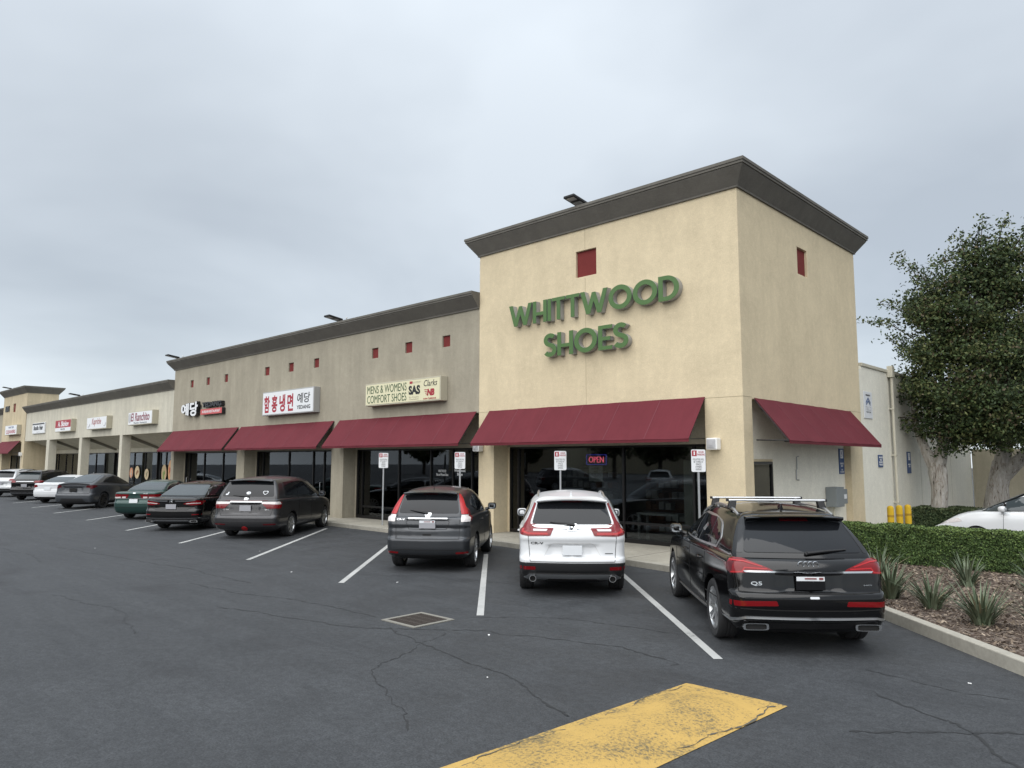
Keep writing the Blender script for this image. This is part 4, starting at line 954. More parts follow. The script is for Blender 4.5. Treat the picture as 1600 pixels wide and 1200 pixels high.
SP_TES = dict(L=4.75, roh=1.0, wb=2.89, track=1.60, wr=.36, ww=.25, arch=.395,
    low=[(.2, .25, .25, .76), (.26, .1, .12, .90), (.36, .03, .05, .945), (.5, 0, 0, .955), (.6, .0, 0, .96), (.66, .02, 0, .96), (.70, .06, .02, .96), (.85, .09, .06, .96), (1.0, .10, .14, .95), (1.08, .10, .26, .93), (1.12, .13, .4, .90), (1.13, .17, .5, .87)],
    up=[(1.11, .19, 1.0, .855), (1.17, .33, 1.15, .83), (1.27, .62, 1.45, .775), (1.40, 1.05, 1.85, .70), (1.48, 1.36, 2.1, .63), (1.53, 1.62, 2.3, .54), (1.55, 1.8, 2.42, .46)],
    gl=dict(GL, rcx=.22, rcy=.3, br=.13), gu=dict(GU, rcx=.2, rcy=.3, br=.1), belt=curve_fn((0, 1.14), (1.2, 1.10), (3.5, 1.0), (4.2, .9), (4.75, .72)), roof=curve_fn((0, -.05), (1.5, .0), (2.4, .02), (3.2, -.02), (4.7, -.06)), rcap=.05,
    clad=lambda x, d: .31, disp=boxes_disp((0, .42, .74, .98, .035, .05)))
def tesla(root, paint=None):
    c = Car(root, SP_TES, paint or P_['slate']); y0 = c.yr
    c.patch('rear_window', rounded([(-.66, 1.185), (.66, 1.185), (.46, 1.51), (-.46, 1.51)], .06), 'r', M_['cglassl'], off=.010, step=.04)
    spoiler(c, .70, .05, .25, 1.165, .03, M_['black'], drop=.05)
    for sg in (1, -1):
        c.patch('tail_lamp', rounded([(sg * a, b) for a, b in ((.56, .985), (.62, 1.07), (.86, 1.075), (.90, .97), (.80, .90), (.70, .955))], .02), 'r', M_['reddk'], off=.008, step=.03)
        c.patch('tail_lamp', rounded([(y0 + .2, .96), (y0 + .48, 1.0), (y0 + .46, 1.06), (y0 + .22, 1.07)], .02), 'R' if sg > 0 else 'L', M_['reddk'], off=.007, step=.03)
    c.patch('chrome_strip', stroke([(-.5, 1.01), (.5, 1.01)], .014), 'r', M_['blackgl'], off=.008)
    c.plate(0, .86, .33, .16, M_['under']); c.seam([(-.8, 1.1), (-.74, .7), (.74, .7), (.8, 1.1)], 'r', .008, False)
    c.patch('diffuser', rounded([(-.62, .28), (.62, .28), (.5, .48), (-.5, .48)], .05), 'r', M_['black'], off=.004)
    W = [(y0 + 1.05, 1.19), (y0 + 3.5, 1.03), (y0 + 3.0, 1.25), (y0 + 2.45, 1.42), (y0 + 2.0, 1.455), (y0 + 1.5, 1.39)]
    c.side_glass(rounded(W, .08), [rounded(inset(q, .012), .03) for q in ([(y0 + 1.05, 1.19), (y0 + 2.17, 1.115), (y0 + 2.17, 1.44), (y0 + 2.0, 1.455), (y0 + 1.5, 1.39)],
        [(y0 + 2.22, 1.11), (y0 + 3.5, 1.03), (y0 + 3.0, 1.25), (y0 + 2.45, 1.42), (y0 + 2.22, 1.44)])], M_['blackgl'])
    c.seam([(y0 + 2.2, 1.1), (y0 + 2.22, .36)], 'R'); c.seam([(y0 + 1.2, 1.1), (y0 + 1.4, .7)], 'R'); c.seam([(y0 + 3.35, 1.0), (y0 + 3.4, .36)], 'R')
    c.mirrors(y0 + 3.1, 1.05, P_['black'], .2, .15); windscreen(c, .68, 1.1, .5, 1.48); c.wheel(M_['rimdk'], 10); return c
SP_WS = sedan_spec(4.69, 1.0, 2.87, .925, 1.02, 1.44, .335, g0=.5, over=dict(clad=lambda x, d: .33))
def wsedan(root):
    c = Car(root, SP_WS, P_['white']); y0 = c.yr
    sedan_common(c, .925, 1.02, 1.44, .5, M_['blackgl'], M_['cglassl'], P_['white'], M_['rimdk'], 10)
    c.both('tail_lamp', rounded([(.55, .86), (.62, .95), (.86, .955), (.88, .85), (.76, .80)], .02), M_['red'], off=.008, step=.03)
    for ax in 'RL': c.patch('tail_lamp', rounded([(y0 + .2, .86), (y0 + .5, .9), (y0 + .48, .95), (y0 + .22, .955)], .02), ax, M_['red'], off=.007, step=.03)
    c.plate(0, .76, .33, .16, M_['plate']); c.seam([(-.8, 1.0), (-.74, .66), (.74, .66), (.8, 1.0)], 'r', .008, False); return c
SP_BS = dict(SP_CRV, L=4.7, clad=lambda x, d: .5)
def bsuv(root, paint, lampm, gm):
    c = Car(root, SP_BS, paint); y0 = c.yr
    c.patch('rear_window', rounded([(-.68, 1.16), (.68, 1.16), (.565, 1.52), (-.565, 1.52)], .06), 'r', gm, off=.006)
    spoiler(c, .59, .34, .50, 1.572, .04, paint)
    c.both('tail_lamp', rounded([(.52, .98), (.56, 1.08), (.88, 1.09), (.90, .97)], .02), lampm, off=.008, step=.03)
    for ax in 'RL': c.patch('tail_lamp', rounded([(y0 + .2, .98), (y0 + .4, 1.0), (y0 + .4, 1.08), (y0 + .22, 1.09)], .02), ax, lampm, off=.007, step=.03)
    c.patch('chrome_strip', rect(-.5, .5, 1.03, 1.05), 'r', M_['chrome'], off=.01); c.plate(0, .82, .33, .16, M_['platebl'])
    c.patch('bumper_trim', stroke([(-.86, .40), (.86, .40)], .03), 'r', M_['alu'], off=.01)
    W = [(y0 + .78, 1.27), (y0 + 1.15, 1.17), (y0 + 3.35, 1.09), (y0 + 2.95, 1.27), (y0 + 2.45, 1.46), (y0 + 1.9, 1.51), (y0 + 1.3, 1.49), (y0 + .95, 1.42)]
    c.side_glass(rounded(W, .06), [rounded(inset(q, .014), .03) for q in ([(y0 + .78, 1.27), (y0 + 1.15, 1.17), (y0 + 2.1, 1.14), (y0 + 2.1, 1.50), (y0 + 1.3, 1.49), (y0 + .95, 1.42)], [(y0 + 2.16, 1.135), (y0 + 3.35, 1.09), (y0 + 2.95, 1.27), (y0 + 2.45, 1.46), (y0 + 2.16, 1.5)])], M_['blackgl'])
    c.handles((y0 + 1.5, y0 + 2.4), .95, paint); c.mirrors(y0 + 3.1, 1.1, paint); rails(c, .575, .85, 2.75, M_['black'], .035); windscreen(c, .66, 1.13, .55, 1.52); c.wheel(M_['rim'], 7); return c
# ---- white hatchback behind the hedge, seen from its left
SP_WM = dict(L=4.78, roh=.95, wb=2.75, track=1.53, wr=.31, ww=.22, arch=.325,
    low=[(.2, .22, .3, .72), (.27, .08, .14, .86), (.38, .02, .05, .90), (.52, 0, 0, .91), (.62, .02, .02, .913), (.74, .05, .1, .913), (.84, .07, .24, .91), (.92, .1, .42, .90), (.98, .13, .6, .885), (1.0, .16, .72, .86)],
    up=[(.98, .165, 1.0, .852), (1.06, .22, 1.14, .84), (1.20, .34, 1.42, .80), (1.36, .48, 1.78, .74), (1.47, .6, 2.06, .68), (1.52, .68, 2.25, .61), (1.54, .78, 2.4, .53)],
    gl=dict(GL, fcx=.5, fcy=.6, bf=.22), gu=dict(GU, bf=.22), belt=curve_fn((0, 1.02), (2.5, 1.0), (3.6, .98), (4.2, .90), (4.78, .68)), roof=curve_fn((0, -.05), (1.6, .0), (2.4, .02), (3.2, -.02), (4.8, -.06)))
def wmini(root):
    c = Car(root, SP_WM, P_['white']); y0 = c.yr
    c.patch('rear_window', rounded([(-.66, 1.06), (.66, 1.06), (.56, 1.44), (-.56, 1.44)], .06), 'r', M_['cglass'], off=.006)
    c.both('tail_lamp', rounded([(.6, .85), (.6, 1.0), (.84, 1.02), (.86, .86)], .02), M_['red'], off=.008, step=.03)
    W = [(y0 + .75, 1.12), (y0 + 3.72, .99), (y0 + 3.35, 1.14), (y0 + 2.8, 1.36), (y0 + 2.3, 1.455), (y0 + 1.5, 1.455), (y0 + .95, 1.37)]
    c.side_glass(rounded(W, .06), [rounded(inset(q, .014), .02) for q in ([(y0 + .75, 1.12), (y0 + 2.0, 1.07), (y0 + 2.0, 1.455), (y0 + 1.5, 1.455), (y0 + .95, 1.37)],
        [(y0 + 2.06, 1.067), (y0 + 3.1, 1.018), (y0 + 3.1, 1.24), (y0 + 2.8, 1.36), (y0 + 2.3, 1.455), (y0 + 2.06, 1.455)], [(y0 + 3.13, 1.017), (y0 + 3.72, .99), (y0 + 3.35, 1.14), (y0 + 3.13, 1.23)])], M_['blackgl'], gm=M_['cglassl'])
    windscreen(c, .70, 1.05, .58, 1.44)
    for ax in 'RL':
        c.patch('headlamp', rounded([(y0 + 4.0, .74), (y0 + 4.62, .62), (y0 + 4.55, .70), (y0 + 4.1, .82)], .03), ax, M_['clear'], off=.006, step=.08)
    c.seam([(y0 + 3.12, 1.0), (y0 + 3.15, .4)], 'R'); c.seam([(y0 + 2.03, 1.0), (y0 + 2.03, .4)], 'R'); c.handles((y0 + 1.3, y0 + 2.3), .9, P_['white'])
    c.mirrors(y0 + 3.05, 1.02, P_['white'], .2, .15)
    b = MB(); p, n = c.hit('T', .3, y0 + 3.72); b.tube([p + UZ * .02, p + Vector((-.75, .03, .04))], .012, 6); b.tube([p + UZ * .02, p + UZ * -.05], .02, 6); b.build('windscreen_wiper', [M_['black']], root)
    c.wheel(M_['rim'], 7); return c

# ================================================================== setting: ground
def sheet(name, poly, z, m, kind='structure', parent=None):
    o = pymesh(name, [(a, b, z) for a, b in poly], [list(range(len(poly)))], m, parent); return tag(o, kind=kind)
sheet('ground', [(-400, -300), (300, -300), (300, 300), (-400, 300)], 0.0, M_['asphalt'])
# sidewalk with its kerb, in front of the shops
KL = [(-95, -1.0), (-24, -1.05), (-6.0, -1.5), (-1.4, -2.18), (1.35, -2.62)]
def slab(name, poly, z0, z1, m, bevel=0.012, kind='structure'):
    n = len(poly); v = [(a, b, z0) for a, b in poly] + [(a, b, z1) for a, b in poly]
    f = [list(range(n - 1, -1, -1)), list(range(n, 2 * n))] + [(i, (i + 1) % n, n + (i + 1) % n, n + i) for i in range(n)]
    bm = bmesh.new(); vs = [bm.verts.new(p) for p in v]
    for q in f: bm.faces.new([vs[i] for i in q])
    bmesh.ops.recalc_face_normals(bm, faces=bm.faces[:]); me = bpy.data.meshes.new(name); bm.to_mesh(me); bm.free()
    o = link_mesh(name, me, None, (m,)); b = o.modifiers.new('bevel', 'BEVEL'); b.width = bevel; b.segments = 2; b.limit_method = 'ANGLE'
    return tag(o, kind=kind)
KI = [(a, b + .16) for a, b in KL]
slab('sidewalk', KI + [(1.35, 0), (1.35, 1.2), (.9, 1.2), (.9, 14), (-95, 14)], -.1, .12, M_['walk'])
slab('kerb', KL + [(1.35, KL[-1][1] + .158)] + [(a, b + .156) for a, b in KL[::-1][1:]], -.1, .124, M_['kerb'])
mb = MB()
for i in range(38):
    x = 0.6 - 2.45 * i; yk = np.interp(x, [k[0] for k in KL], [k[1] for k in KL])
    mb.box(x - .006, x + .006, yk + .17, -.02, .119, .1215)
tag(mb.build('sidewalk_joints', [M_['under']]), kind='structure')
# planter kerb runs parallel to the stalls
d45 = Vector((.7071, -.7071))
pk0 = Vector((1.36, -1.44)); pk1 = pk0 + d45 * 9.5
n45 = Vector((.7071, .7071)) * .15
slab('planter_kerb', [tuple(pk0), tuple(pk1), tuple(pk1 + n45), tuple(pk0 + n45 + Vector((0, .0)))], -.1, .15, M_['kerb'])
mulch_m = mat('bark_soil', (.10, .075, .058), .95, spec=.15); k = NB(mulch_m); co = k.coord()
v = k.n('ShaderNodeTexVoronoi'); v.inputs['Scale'].default_value = 26; v.inputs['Randomness'].default_value = 1
k.l(co, v.inputs['Vector']); c = k.ramp(v.outputs['Color'], [(.1, (.05, .036, .028)), (.5, (.11, .08, .062)), (.85, (.20, .165, .14))]); k.color(c)
k.bump(v.outputs['Distance'], .9, .03)
pk2 = pk1 + n45
sheet('planting_bed', [tuple(pk0 + n45), tuple(pk2), (12, pk2.y), (12, 2.35), (1.355, 2.35)], .10, mulch_m)
slab('planter_back_kerb', [(1.355, 2.351), (12, 2.351), (12, 2.5), (1.355, 2.5)], -.1, .14, M_['kerb'])

# stall lines, each one painted stripe
LG = 'painted parking stall lines'
def stripe(x, y0, y1, lab):
    L = (y1 - y0) / .7071; c = Vector((x, y0)); d = Vector((-.7071, .7071)); nn = Vector((.7071, .7071)) * .052
    P = [c - nn, c + nn, c + d * L + nn, c + d * L - nn]
    o = pymesh('parking_line', [(p.x, p.y, .004) for p in P], [[0, 1, 2, 3]], M_['line']); tag(o, lab, 'line', LG)
for (x, y, lab) in ((3.35, -7.61, 'white stall line between the white and the black crossovers'), (-.24, -7.85, 'white stall line between the dark grey and the white crossovers'),
        (-4.08, -7.65, 'white stall line at the left of the dark grey crossover'), (-8.23, -7.35, 'longest white stall line, right beside the grey minivan'),
        (-12.66, -7.05, 'white stall line between the black sedan and the grey minivan'), (-17.51, -6.74, 'white stall line between the green and the black sedans'),
        (-22.8, -6.32, 'white stall line between the matte dark hatchback and the green sedan'), (-27.78, -6.09, 'white stall line at the left of the matte dark hatchback'),
        (-32.6, -5.75, 'white stall line beside the white sedan, left of its tyre'), (-37.6, -5.4, 'far left white stall line among the most distant cars')):
    stripe(x, y, -1.9 if x < -6 else -2.9, lab)
# yellow speed bump: a low rounded hump
mb = MB(); V = []; F = []; nx, ny = 14, 60
A0, A1, B0, B1 = Vector((3.56, -8.66)), Vector((4.58, -8.64)), Vector((3.22, -13.4)), Vector((4.29, -13.4))
for j in range(ny + 1):
    t = j / ny; a = A0.lerp(B0, t); b = A1.lerp(B1, t)
    for i in range(nx + 1):
        s_ = i / nx; p = a.lerp(b, s_); h = max(0, math.sin(math.pi * (s_ - .1) / .8)) if .1 < s_ < .9 else 0
        e = sstep((t - .02) / .1); V.append((p.x, p.y, .005 + .055 * h ** .8 * e + .004 * (1 if 0 < i < nx else 0)))
for j in range(ny):
    for i in range(nx): q = j * (nx + 1) + i; F.append((q, q + nx + 1, q + nx + 2, q + 1))
mb.add(V, F, 0, True); SB = tag(mb.build('speed_bump', [M_['yellow']], fix=False), 'worn yellow painted speed bump on the asphalt', 'speed bump')
# drain grate
g = thing('drain_grate', 'rusty square drain grate set in the asphalt', 'drain', (-.645, -8.66, 0))
mb = MB(); hw_ = .36
for s_ in (-1, 1): mb.box(-hw_, hw_, s_ * .33 - .03, s_ * .33 + .03, .001, .012); mb.box(s_ * .33 - .03, s_ * .33 + .03, -.30, .30, .001, .012)
mb.build('collar', [mat('drain_collar_concrete', (.2, .19, .165), .9)], g)
mb = MB()
for i in range(13): mb.box(-.29 + .0445 * i, -.268 + .0445 * i, -.3, .3, .001, .010)
for y in (-.15, 0, .15): mb.box(-.3, .3, y - .012, y + .012, .001, .0085)
mb.build('grating', [mat('rusty_iron', (.06, .048, .04), .8, .3)], g)
mb = MB(); mb.box(-.3, .3, -.3, .3, .0005, .002); mb.build('pit', [M_['under']], g)
# tar seams on the asphalt
tar = mat('tar_seam', (.026, .0268, .028), .75, spec=.3)
def seam(pts, w, seed):
    r_ = random.Random(seed); P = []
    q = Vector((0, 0))
    for i in range(len(pts) - 1):
        a, b = Vector(pts[i]), Vector(pts[i + 1]); n = max(2, int((b - a).length / .05))
        for j in range(n):
            q = q * .93 + Vector((r_.gauss(0, .016), r_.gauss(0, .016))); P.append(a.lerp(b, j / n) + q)
    P.append(Vector(pts[-1])); V = []
    for i, p in enumerate(P):
        d = (P[min(i + 1, len(P) - 1)] - P[max(0, i - 1)]).normalized(); n = Vector((-d.y, d.x)); ww = w * (.15 + r_.random() ** 1.5) * (.3 if i in (0, len(P) - 1) else 1)
        V += [tuple(p + n * ww / 2) + (.003,), tuple(p - n * ww / 2) + (.003,)]
    return V, [(2 * i, 2 * i + 1, 2 * i + 3, 2 * i + 2) for i in range(len(P) - 1)]
mb = MB()
for pts, w, sd in (([(-3.6, -10.2), (-.9, -9.5), (.4, -8.6), (2.2, -7.9), (3.1, -8.2)], .03, 1), ([(-.6, -9.2), (1.6, -9.6), (3.3, -10.2)], .035, 2), ([(-6.0, -9.6), (-2.9, -9.0), (-1.2, -8.9)], .025, 3),
        ([(5.2, -8.9), (6.1, -8.0), (7.6, -7.6)], .045, 4), ([(5.0, -7.6), (5.9, -8.2), (6.5, -9.2), (6.6, -10.5)], .04, 5), ([(-6.5, -11.6), (-4.2, -11.3), (-2.6, -11.7)], .014, 6),
        ([(-14, -9.6), (-8.4, -8.9), (-5.2, -8.8)], .022, 7), ([(-.3, -8.1), (.8, -7.2), (2.4, -6.9)], .02, 8), ([(.2, -8.9), (1.0, -10.6), (2.6, -11.4)], .018, 9), ([(-17, -11), (-13, -10.4), (-11, -10.6)], .016, 10), ([(4.7, -6.9), (5.6, -7.1), (7.4, -6.4)], .02, 11)):
    a, b = seam(pts, w, sd); mb.add(a, b)
tag(mb.build('road_cracks', [tar], fix=False), kind='structure')
M_['dust'] = mat('crack_dust', (.085, .078, .062), .9)
for s_, w, sd in ((.055, .016, 31), (.925, .03, 32), (.89, .012, 33)):
    pts = [tuple(A0.lerp(B0, t).lerp(A1.lerp(B1, t), s_ + .012 * math.sin(t * 17 + sd))) for t in (.02, .2, .4, .6, .8, .98)]
    a, b = seam(pts, w, sd); mb = MB(); mb.add([(x, y, .0125) for x, y, z in a], b); mb.build('edge_crack', [M_['dust']], SB, fix=False)
# scraps of litter on the tarmac
mb = MB(); r_ = random.Random(5)
for (x, y) in ((-3.4, -6.9), (.7, -8.6), (-5.9, -7.6), (5.6, -6.7), (-13, -9), (2.0, -9.9), (-9.5, -6.4)):
    a = r_.random() * 3; s_ = .009 + r_.random() * .016
    mb.obox((x, y, .006), (math.cos(a), math.sin(a), 0), (-math.sin(a), math.cos(a), 0), UZ, s_ * 2, s_, .006)
tag(mb.build('litter', [M_['white']]), 'small white scraps of litter scattered on the asphalt', 'litter', kind='stuff')

# ================================================================== buildings
def cornice(parent, path, prof, m, closed=False, name='cornice'):
    """profile (out, z) swept along a plan path with mitred corners; the outside lies to the left of travel"""
    n = len(path); V = []; F = []; k = len(prof)
    for i, p in enumerate(path):
        p = Vector(p)
        a = Vector(path[i - 1]) if (i or closed) else None; b = Vector(path[(i + 1) % n]) if (i < n - 1 or closed) else None
        ns = []
        if a is not None: d = (p - a).normalized(); ns.append(Vector((-d.y, d.x)))
        if b is not None: d = (b - p).normalized(); ns.append(Vector((-d.y, d.x)))
        nn = ns[0] if len(ns) == 1 else (ns[0] + ns[1]) / (1 + ns[0].dot(ns[1]))
        for (o, z) in prof: V.append((p.x + nn.x * o, p.y + nn.y * o, z))
    for i in range(n if closed else n - 1):
        j = (i + 1) % n
        for q in range(k): F.append((i * k + q, i * k + (q + 1) % k, j * k + (q + 1) % k, j * k + q))
    if not closed: F += [tuple(range(k)), tuple((n - 1) * k + q for q in range(k - 1, -1, -1))]
    mb = MB(); mb.add(V, F); return mb.build(name, [m], parent)
def cprof(z, o, h): return [(.003, z - .03), (.045, z - .03), (.05, z + .01), (o - .03, z + h - .16), (o - .03, z + h - .13), (o, z + h - .13), (o, z + h - .07), (o + .02, z + h - .07), (o + .02, z + h), (-.25, z + h), (-.25, z + .1), (.003, z + .1)]
M_['seam'] = mat('awning_seam_canvas', (.128, .024, .034), .8)
def awning(parent, o, u, n, w, h, proj, seams=5):
    """o = top left corner on the wall; u along, n outward"""
    o, u, n = Vector(o), Vector(u), Vector(n); s_ = (n * proj - UZ * h); L = s_.length; s_.normalize(); q = u.cross(s_)
    if q.z < 0: q = -q
    mb = MB(); nu, nv = 60, 8; V = []
    for lay in (0, 1):
        for i in range(nu + 1):
            for j in range(nv + 1):
                a, b = i / nu, j / nv; sag = .016 * abs(math.sin(math.pi * a * (seams + 1))) * math.sin(math.pi * min(1, b * .55 + .25)) * (.7 + .3 * math.sin(i * .9 + j)); V.append(o + u * (w * a) + s_ * (L * b) + q * (.017 - sag - .012 * lay))
    st = (nu + 1) * (nv + 1); F = []
    for i in range(nu):
        for j in range(nv):
            k = i * (nv + 1) + j; F.append((k, k + 1, k + nv + 2, k + nv + 1)); F.append((st + k, st + k + nv + 1, st + k + nv + 2, st + k + 1))
    for i in range(nu):
        for k in (i * (nv + 1), i * (nv + 1) + nv): F.append((k, k + nv + 1, st + k + nv + 1, st + k))
    for j in range(nv):
        for k in (j, nu * (nv + 1) + j): F.append((k, k + 1, st + k + 1, st + k))
    mb.add(V, F, 0, True); mb.obox(o + u * w / 2 + s_ * (L - .006) - UZ * .03, u, n, UZ, w, .012, .07)
    aw = mb.build('awning', [M_['awning']], parent)
    for i in range(1, seams + 1):
        mb = MB(); p = o + u * (w * i / (seams + 1)); mb.obox(p + s_ * L / 2 + q * .0185, u, s_, q, .022, L * .99, .004); mb.build('awning_seam', [M_['seam']], aw)
    mb = MB()
    for e in (.03, w * .25, w * .5, w * .75, w - .03):
        p = o + u * e - q * .025; mb.tube([p + s_ * .02, p + s_ * (L - .03)], .017, 6); mb.tube([o + u * e - UZ * (h - .03) + n * .02, p + s_ * (L - .03)], .017, 6)
    mb.tube([o + s_ * (L - .03) - q * .03 + u * .01, o + s_ * (L - .03) - q * .03 + u * (w - .01)], .018, 6)
    mb.tube([o + u * .01 - UZ * .06 + n * .03, o + u * (w - .01) - UZ * .06 + n * .03], .018, 6)
    mb.build('awning_frame', [M_['awnframe']], aw); return aw
def storefront(parent, x0, x1, y, z0, z1, mull, rail=None, doors=(), interior=True, depth=3.2, blinds=()):
    """glazed front: frame, panes, and the dim room behind"""
    mb = MB(); t = .055; d = .09
    mb.box(x0, x1, y, y + d, z0, z0 + .1); mb.box(x0, x1, y, y + d, z1 - t, z1)
    xs = [x0] + list(mull) + [x1]
    for i, x in enumerate(xs):
        a = x if i == 0 else (x - t if i == len(xs) - 1 else x - t / 2); mb.box(a, a + t, y - .004, y + d + .004, z0 + .1, z1 - t)
    for (i, zr) in (rail or ()):
        mb.box(xs[i] + t / 2, xs[i + 1] - t / 2, y + .01, y + d - .01, zr - .03, zr + .03)
    f = mb.build('storefront_frame', [M_['frame']], parent)
    for i in range(len(xs) - 1):
        mb = MB(); mb.box(xs[i] + t * .4, xs[i + 1] - t * .4, y + d * .5 - .004, y + d * .5 + .004, z0 + .09, z1 - t * .8); mb.build('window_pane', [M_['glass']], f)
    for i in doors:
        xm = (xs[i] + xs[i + 1]) / 2; hx = xs[i + 1] - .14; mb = MB(); mb.tube([(hx, y - .01, .95), (hx, y - .07, .97), (hx, y - .07, 1.35), (hx, y - .01, 1.37)], .014, 6); mb.build('door_handle', [M_['alu']], f)
    for (a, b, zb) in blinds:
        mb = MB(); mb.box(a, b, y + .16, y + .17, zb, z1 - .02); mb.build('window_blind', [M_['blind']], f)
    if interior:
        X0, X1, Y0, Y1 = x0 - .0, x1 + .0, y + .2, y + depth; mb = MB(); zf = .13; zc_ = z1 + .3
        mb.add([(X0, Y0, zf), (X1, Y0, zf), (X1, Y1, zf), (X0, Y1, zf)], [(0, 1, 2, 3)], 1)
        mb.add([(X0, Y1, zf), (X1, Y1, zf), (X1, Y1, zc_), (X0, Y1, zc_), (X0, Y0, zf), (X0, Y0, zc_), (X1, Y0, zf), (X1, Y0, zc_)], [(0, 1, 2, 3), (4, 0, 3, 5), (1, 6, 7, 2), (3, 2, 7, 5)], 0)
        mb.build('shop_interior', [M_['inner'], M_['innerfl']], parent, fix=False)
def shelf(name, lab, x0, x1, y, z1, rows, cols, seed, parent_m):
    """display shelving with boxes inside a shop"""
    t = thing(name, lab, 'shelf', (x0, y, .13)); mb = MB(); w = x1 - x0; r_ = random.Random(seed)
    mb.box(0, w, .3, .32, 0, z1)
    for i in range(rows + 1): mb.box(0, w, 0, .3, z1 * i / rows - .02 if i else 0, z1 * i / rows + .0 if i else .02)
    mb.build('shelf_frame', [parent_m], t)
    bx = [MB(), MB(), MB()]
    for i in range(rows):
        for j in range(cols):
            if r_.random() < .85:
                q = bx[r_.randrange(3)]; a = w * j / cols + .02; h = (z1 / rows) * (.4 + .4 * r_.random()); q.box(a, a + w / cols - .05, .02, .28, z1 * i / rows + .021, z1 * i / rows + .02 + h)
    for q, c in zip(bx, ('poster', 'wood', 'tablewhite')):
        if q.v: tag(q.build('boxes', [M_[c]], t), kind='stuff')

# ---- corner tower
T = thing('corner_shop', 'tall cream stucco corner tower building with dark cornice', 'building', (0, 0, 0))
FX0, FX1, TW, TD, TH = -7.85, -.95, -8.5, 7.55, 8.5
def tsolid(x, y, z):
    if FX0 < x < FX1 and y < .6 and z < 3.66: return False
    if FX0 + .06 < x < FX1 - .06 and .6 < y < .75 and z < 2.62: return False
    if -8.3 < x < -.45 and .75 < y < 5 and z < 3.4: return False
    if x > -.2 and .45 < y < 6.57 and z < 3.62: return False
    if x > -.45 and .5 < y < 1.8 and .35 < z < 2.2: return False
    if -4.72 < x < -4.03 and 7.16 < z < 7.88 and y < .1: return False
    if x > -.1 and 3.32 < y < 3.96 and 7.08 < z < 7.8: return False
    return True
voxel('wall', [TW, FX0, FX0 + .06, FX1 - .06, FX1, -8.3, -.45, -.2, -.1, 0, -4.72, -4.03], [0, .1, .45, .5, .6, .75, 1.8, 3.32, 3.96, 5, 6.57, TD],
      [0, .35, 2.2, 2.62, 3.4, 3.62, 3.66, 7.08, 7.16, 7.8, 7.88, TH + .02], tsolid, [M_['cream']], T, bevel=.012)
for b in ((-4.715, -4.035, .07, .096, 7.165, 7.875), (-.096, -.07, 3.325, 3.955, 7.085, 7.795)):
    mb = MB(); mb.box(*b); mb.build('niche_panel', [M_['niche']], T)
M_['joint'] = mat('control_joint_paint', (.36, .3, .2), .9)  # control joints are strips a little darker than the stucco
for b in ((-4.405, -4.395, -.003, .05, 3.7, 7.1), (-4.405, -4.395, -.003, .05, 7.92, 8.46), (-.93, .003, -.003, .02, 3.655, 3.667), (TW + .002, -7.87, -.003, .02, 3.655, 3.667), (-.02, .003, .021, .44, 3.655, 3.667), (-.02, .003, 6.6, TD - .01, 3.655, 3.667)):
    mb = MB(); mb.box(*b); mb.build('control_joint', [M_['joint']], T)
cornice(T, [(TW, 0), (0, 0), (0, TD), (TW, TD)][::-1], cprof(TH, .33, .53), M_['cornice'], True)
mb = MB(); mb.box(TW + .2, -.2, .2, TD - .2, TH + .05, TH + .3); mb.build('roof', [M_['roof']], T)
awning(T, (-8.02, -.012, 3.68), UX, -UY, 7.1, .98, .78, 5)
awning(T, (.012, .52, 3.64), UY, UX, 6.1, .98, .80, 5)
mb = MB(); mb.box(-7.85, -.95, .585, .598, 2.62, 3.64); mb.build('fascia_panel', [M_['infill']], T)  # recess shade over the glass is put into this panel's grey
mb = MB(); mb.box(-.2, -.19, 1.86, 6.565, .12, 3.61); mb.box(-.2, -.19, .452, 1.86, 2.26, 3.61); mb.build('recess_panel', [M_['sidewall']], T)
storefront(T, -7.79, -1.01, .62, .12, 2.62, [-7.45, -3.69, -1.63], rail=((1, .62), (2, .62)), depth=3.9)
mb = MB()
for y in (.5, 1.75): mb.box(-.24, -.17, y, y + .05, .35, 2.2)
mb.box(-.24, -.17, .55, 1.75, .35, .42); mb.box(-.24, -.17, .55, 1.75, 2.14, 2.2); f = mb.build('side_window_frame', [M_['frame']], T)
mb = MB(); mb.box(-.212, -.206, .55, 1.75, .42, 2.14); mb.build('window_pane', [M_['glass']], f)
# ---- middle block
Bm = thing('middle_shop_block', 'long taupe stucco shop block with nine small red wall squares', 'building', (0, 0, 0))
MX0, MX1, MH = -31.4, -8.503, 6.89
pil = [(-31.4, -31.04), (-24.14, -23.41), (-16.49, -15.69)]; bays = [(-31.04, -24.14), (-23.41, -16.49), (-15.69, MX1)]
nich = [(-29.43, -29.08), (-27.6, -27.25), (-25.68, -25.33), (-21.85, -21.45), (-19.86, -19.46), (-17.92, -17.55), (-14.06, -13.68), (-12.15, -11.77), (-10.22, -9.85)]
def msolid(x, y, z):
    for a, b in bays:
        if a < x < b and z < 3.66 and y < .55: return False
        if a + .04 < x < b - .04 and z < 2.62 and y < .7: return False
    if z < 3.4 and .7 < y < 5 and x > MX0 + .2 and x < MX1 - .2: return False
    for a, b in nich:
        if a < x < b and 5.84 < z < 6.2 and y < .08: return False
    return True
xs = [MX0, MX0 + .2, MX1 - .2, MX1] + [q + e for p in bays for q, e in ((p[0], 0), (p[1], 0), (p[0], .04), (p[1], -.04))] + [q for p in nich for q in p]
voxel('wall', xs, [0, .08, .55, .7, 5, 7.5], [0, 2.62, 3.4, 3.66, 5.84, 6.2, MH + .02], msolid, [M_['taupe']], Bm, bevel=.012)
for a, b in nich: mb = MB(); mb.box(a + .005, b - .005, .055, .077, 5.845, 6.195); mb.build('niche_panel', [M_['niche']], Bm)
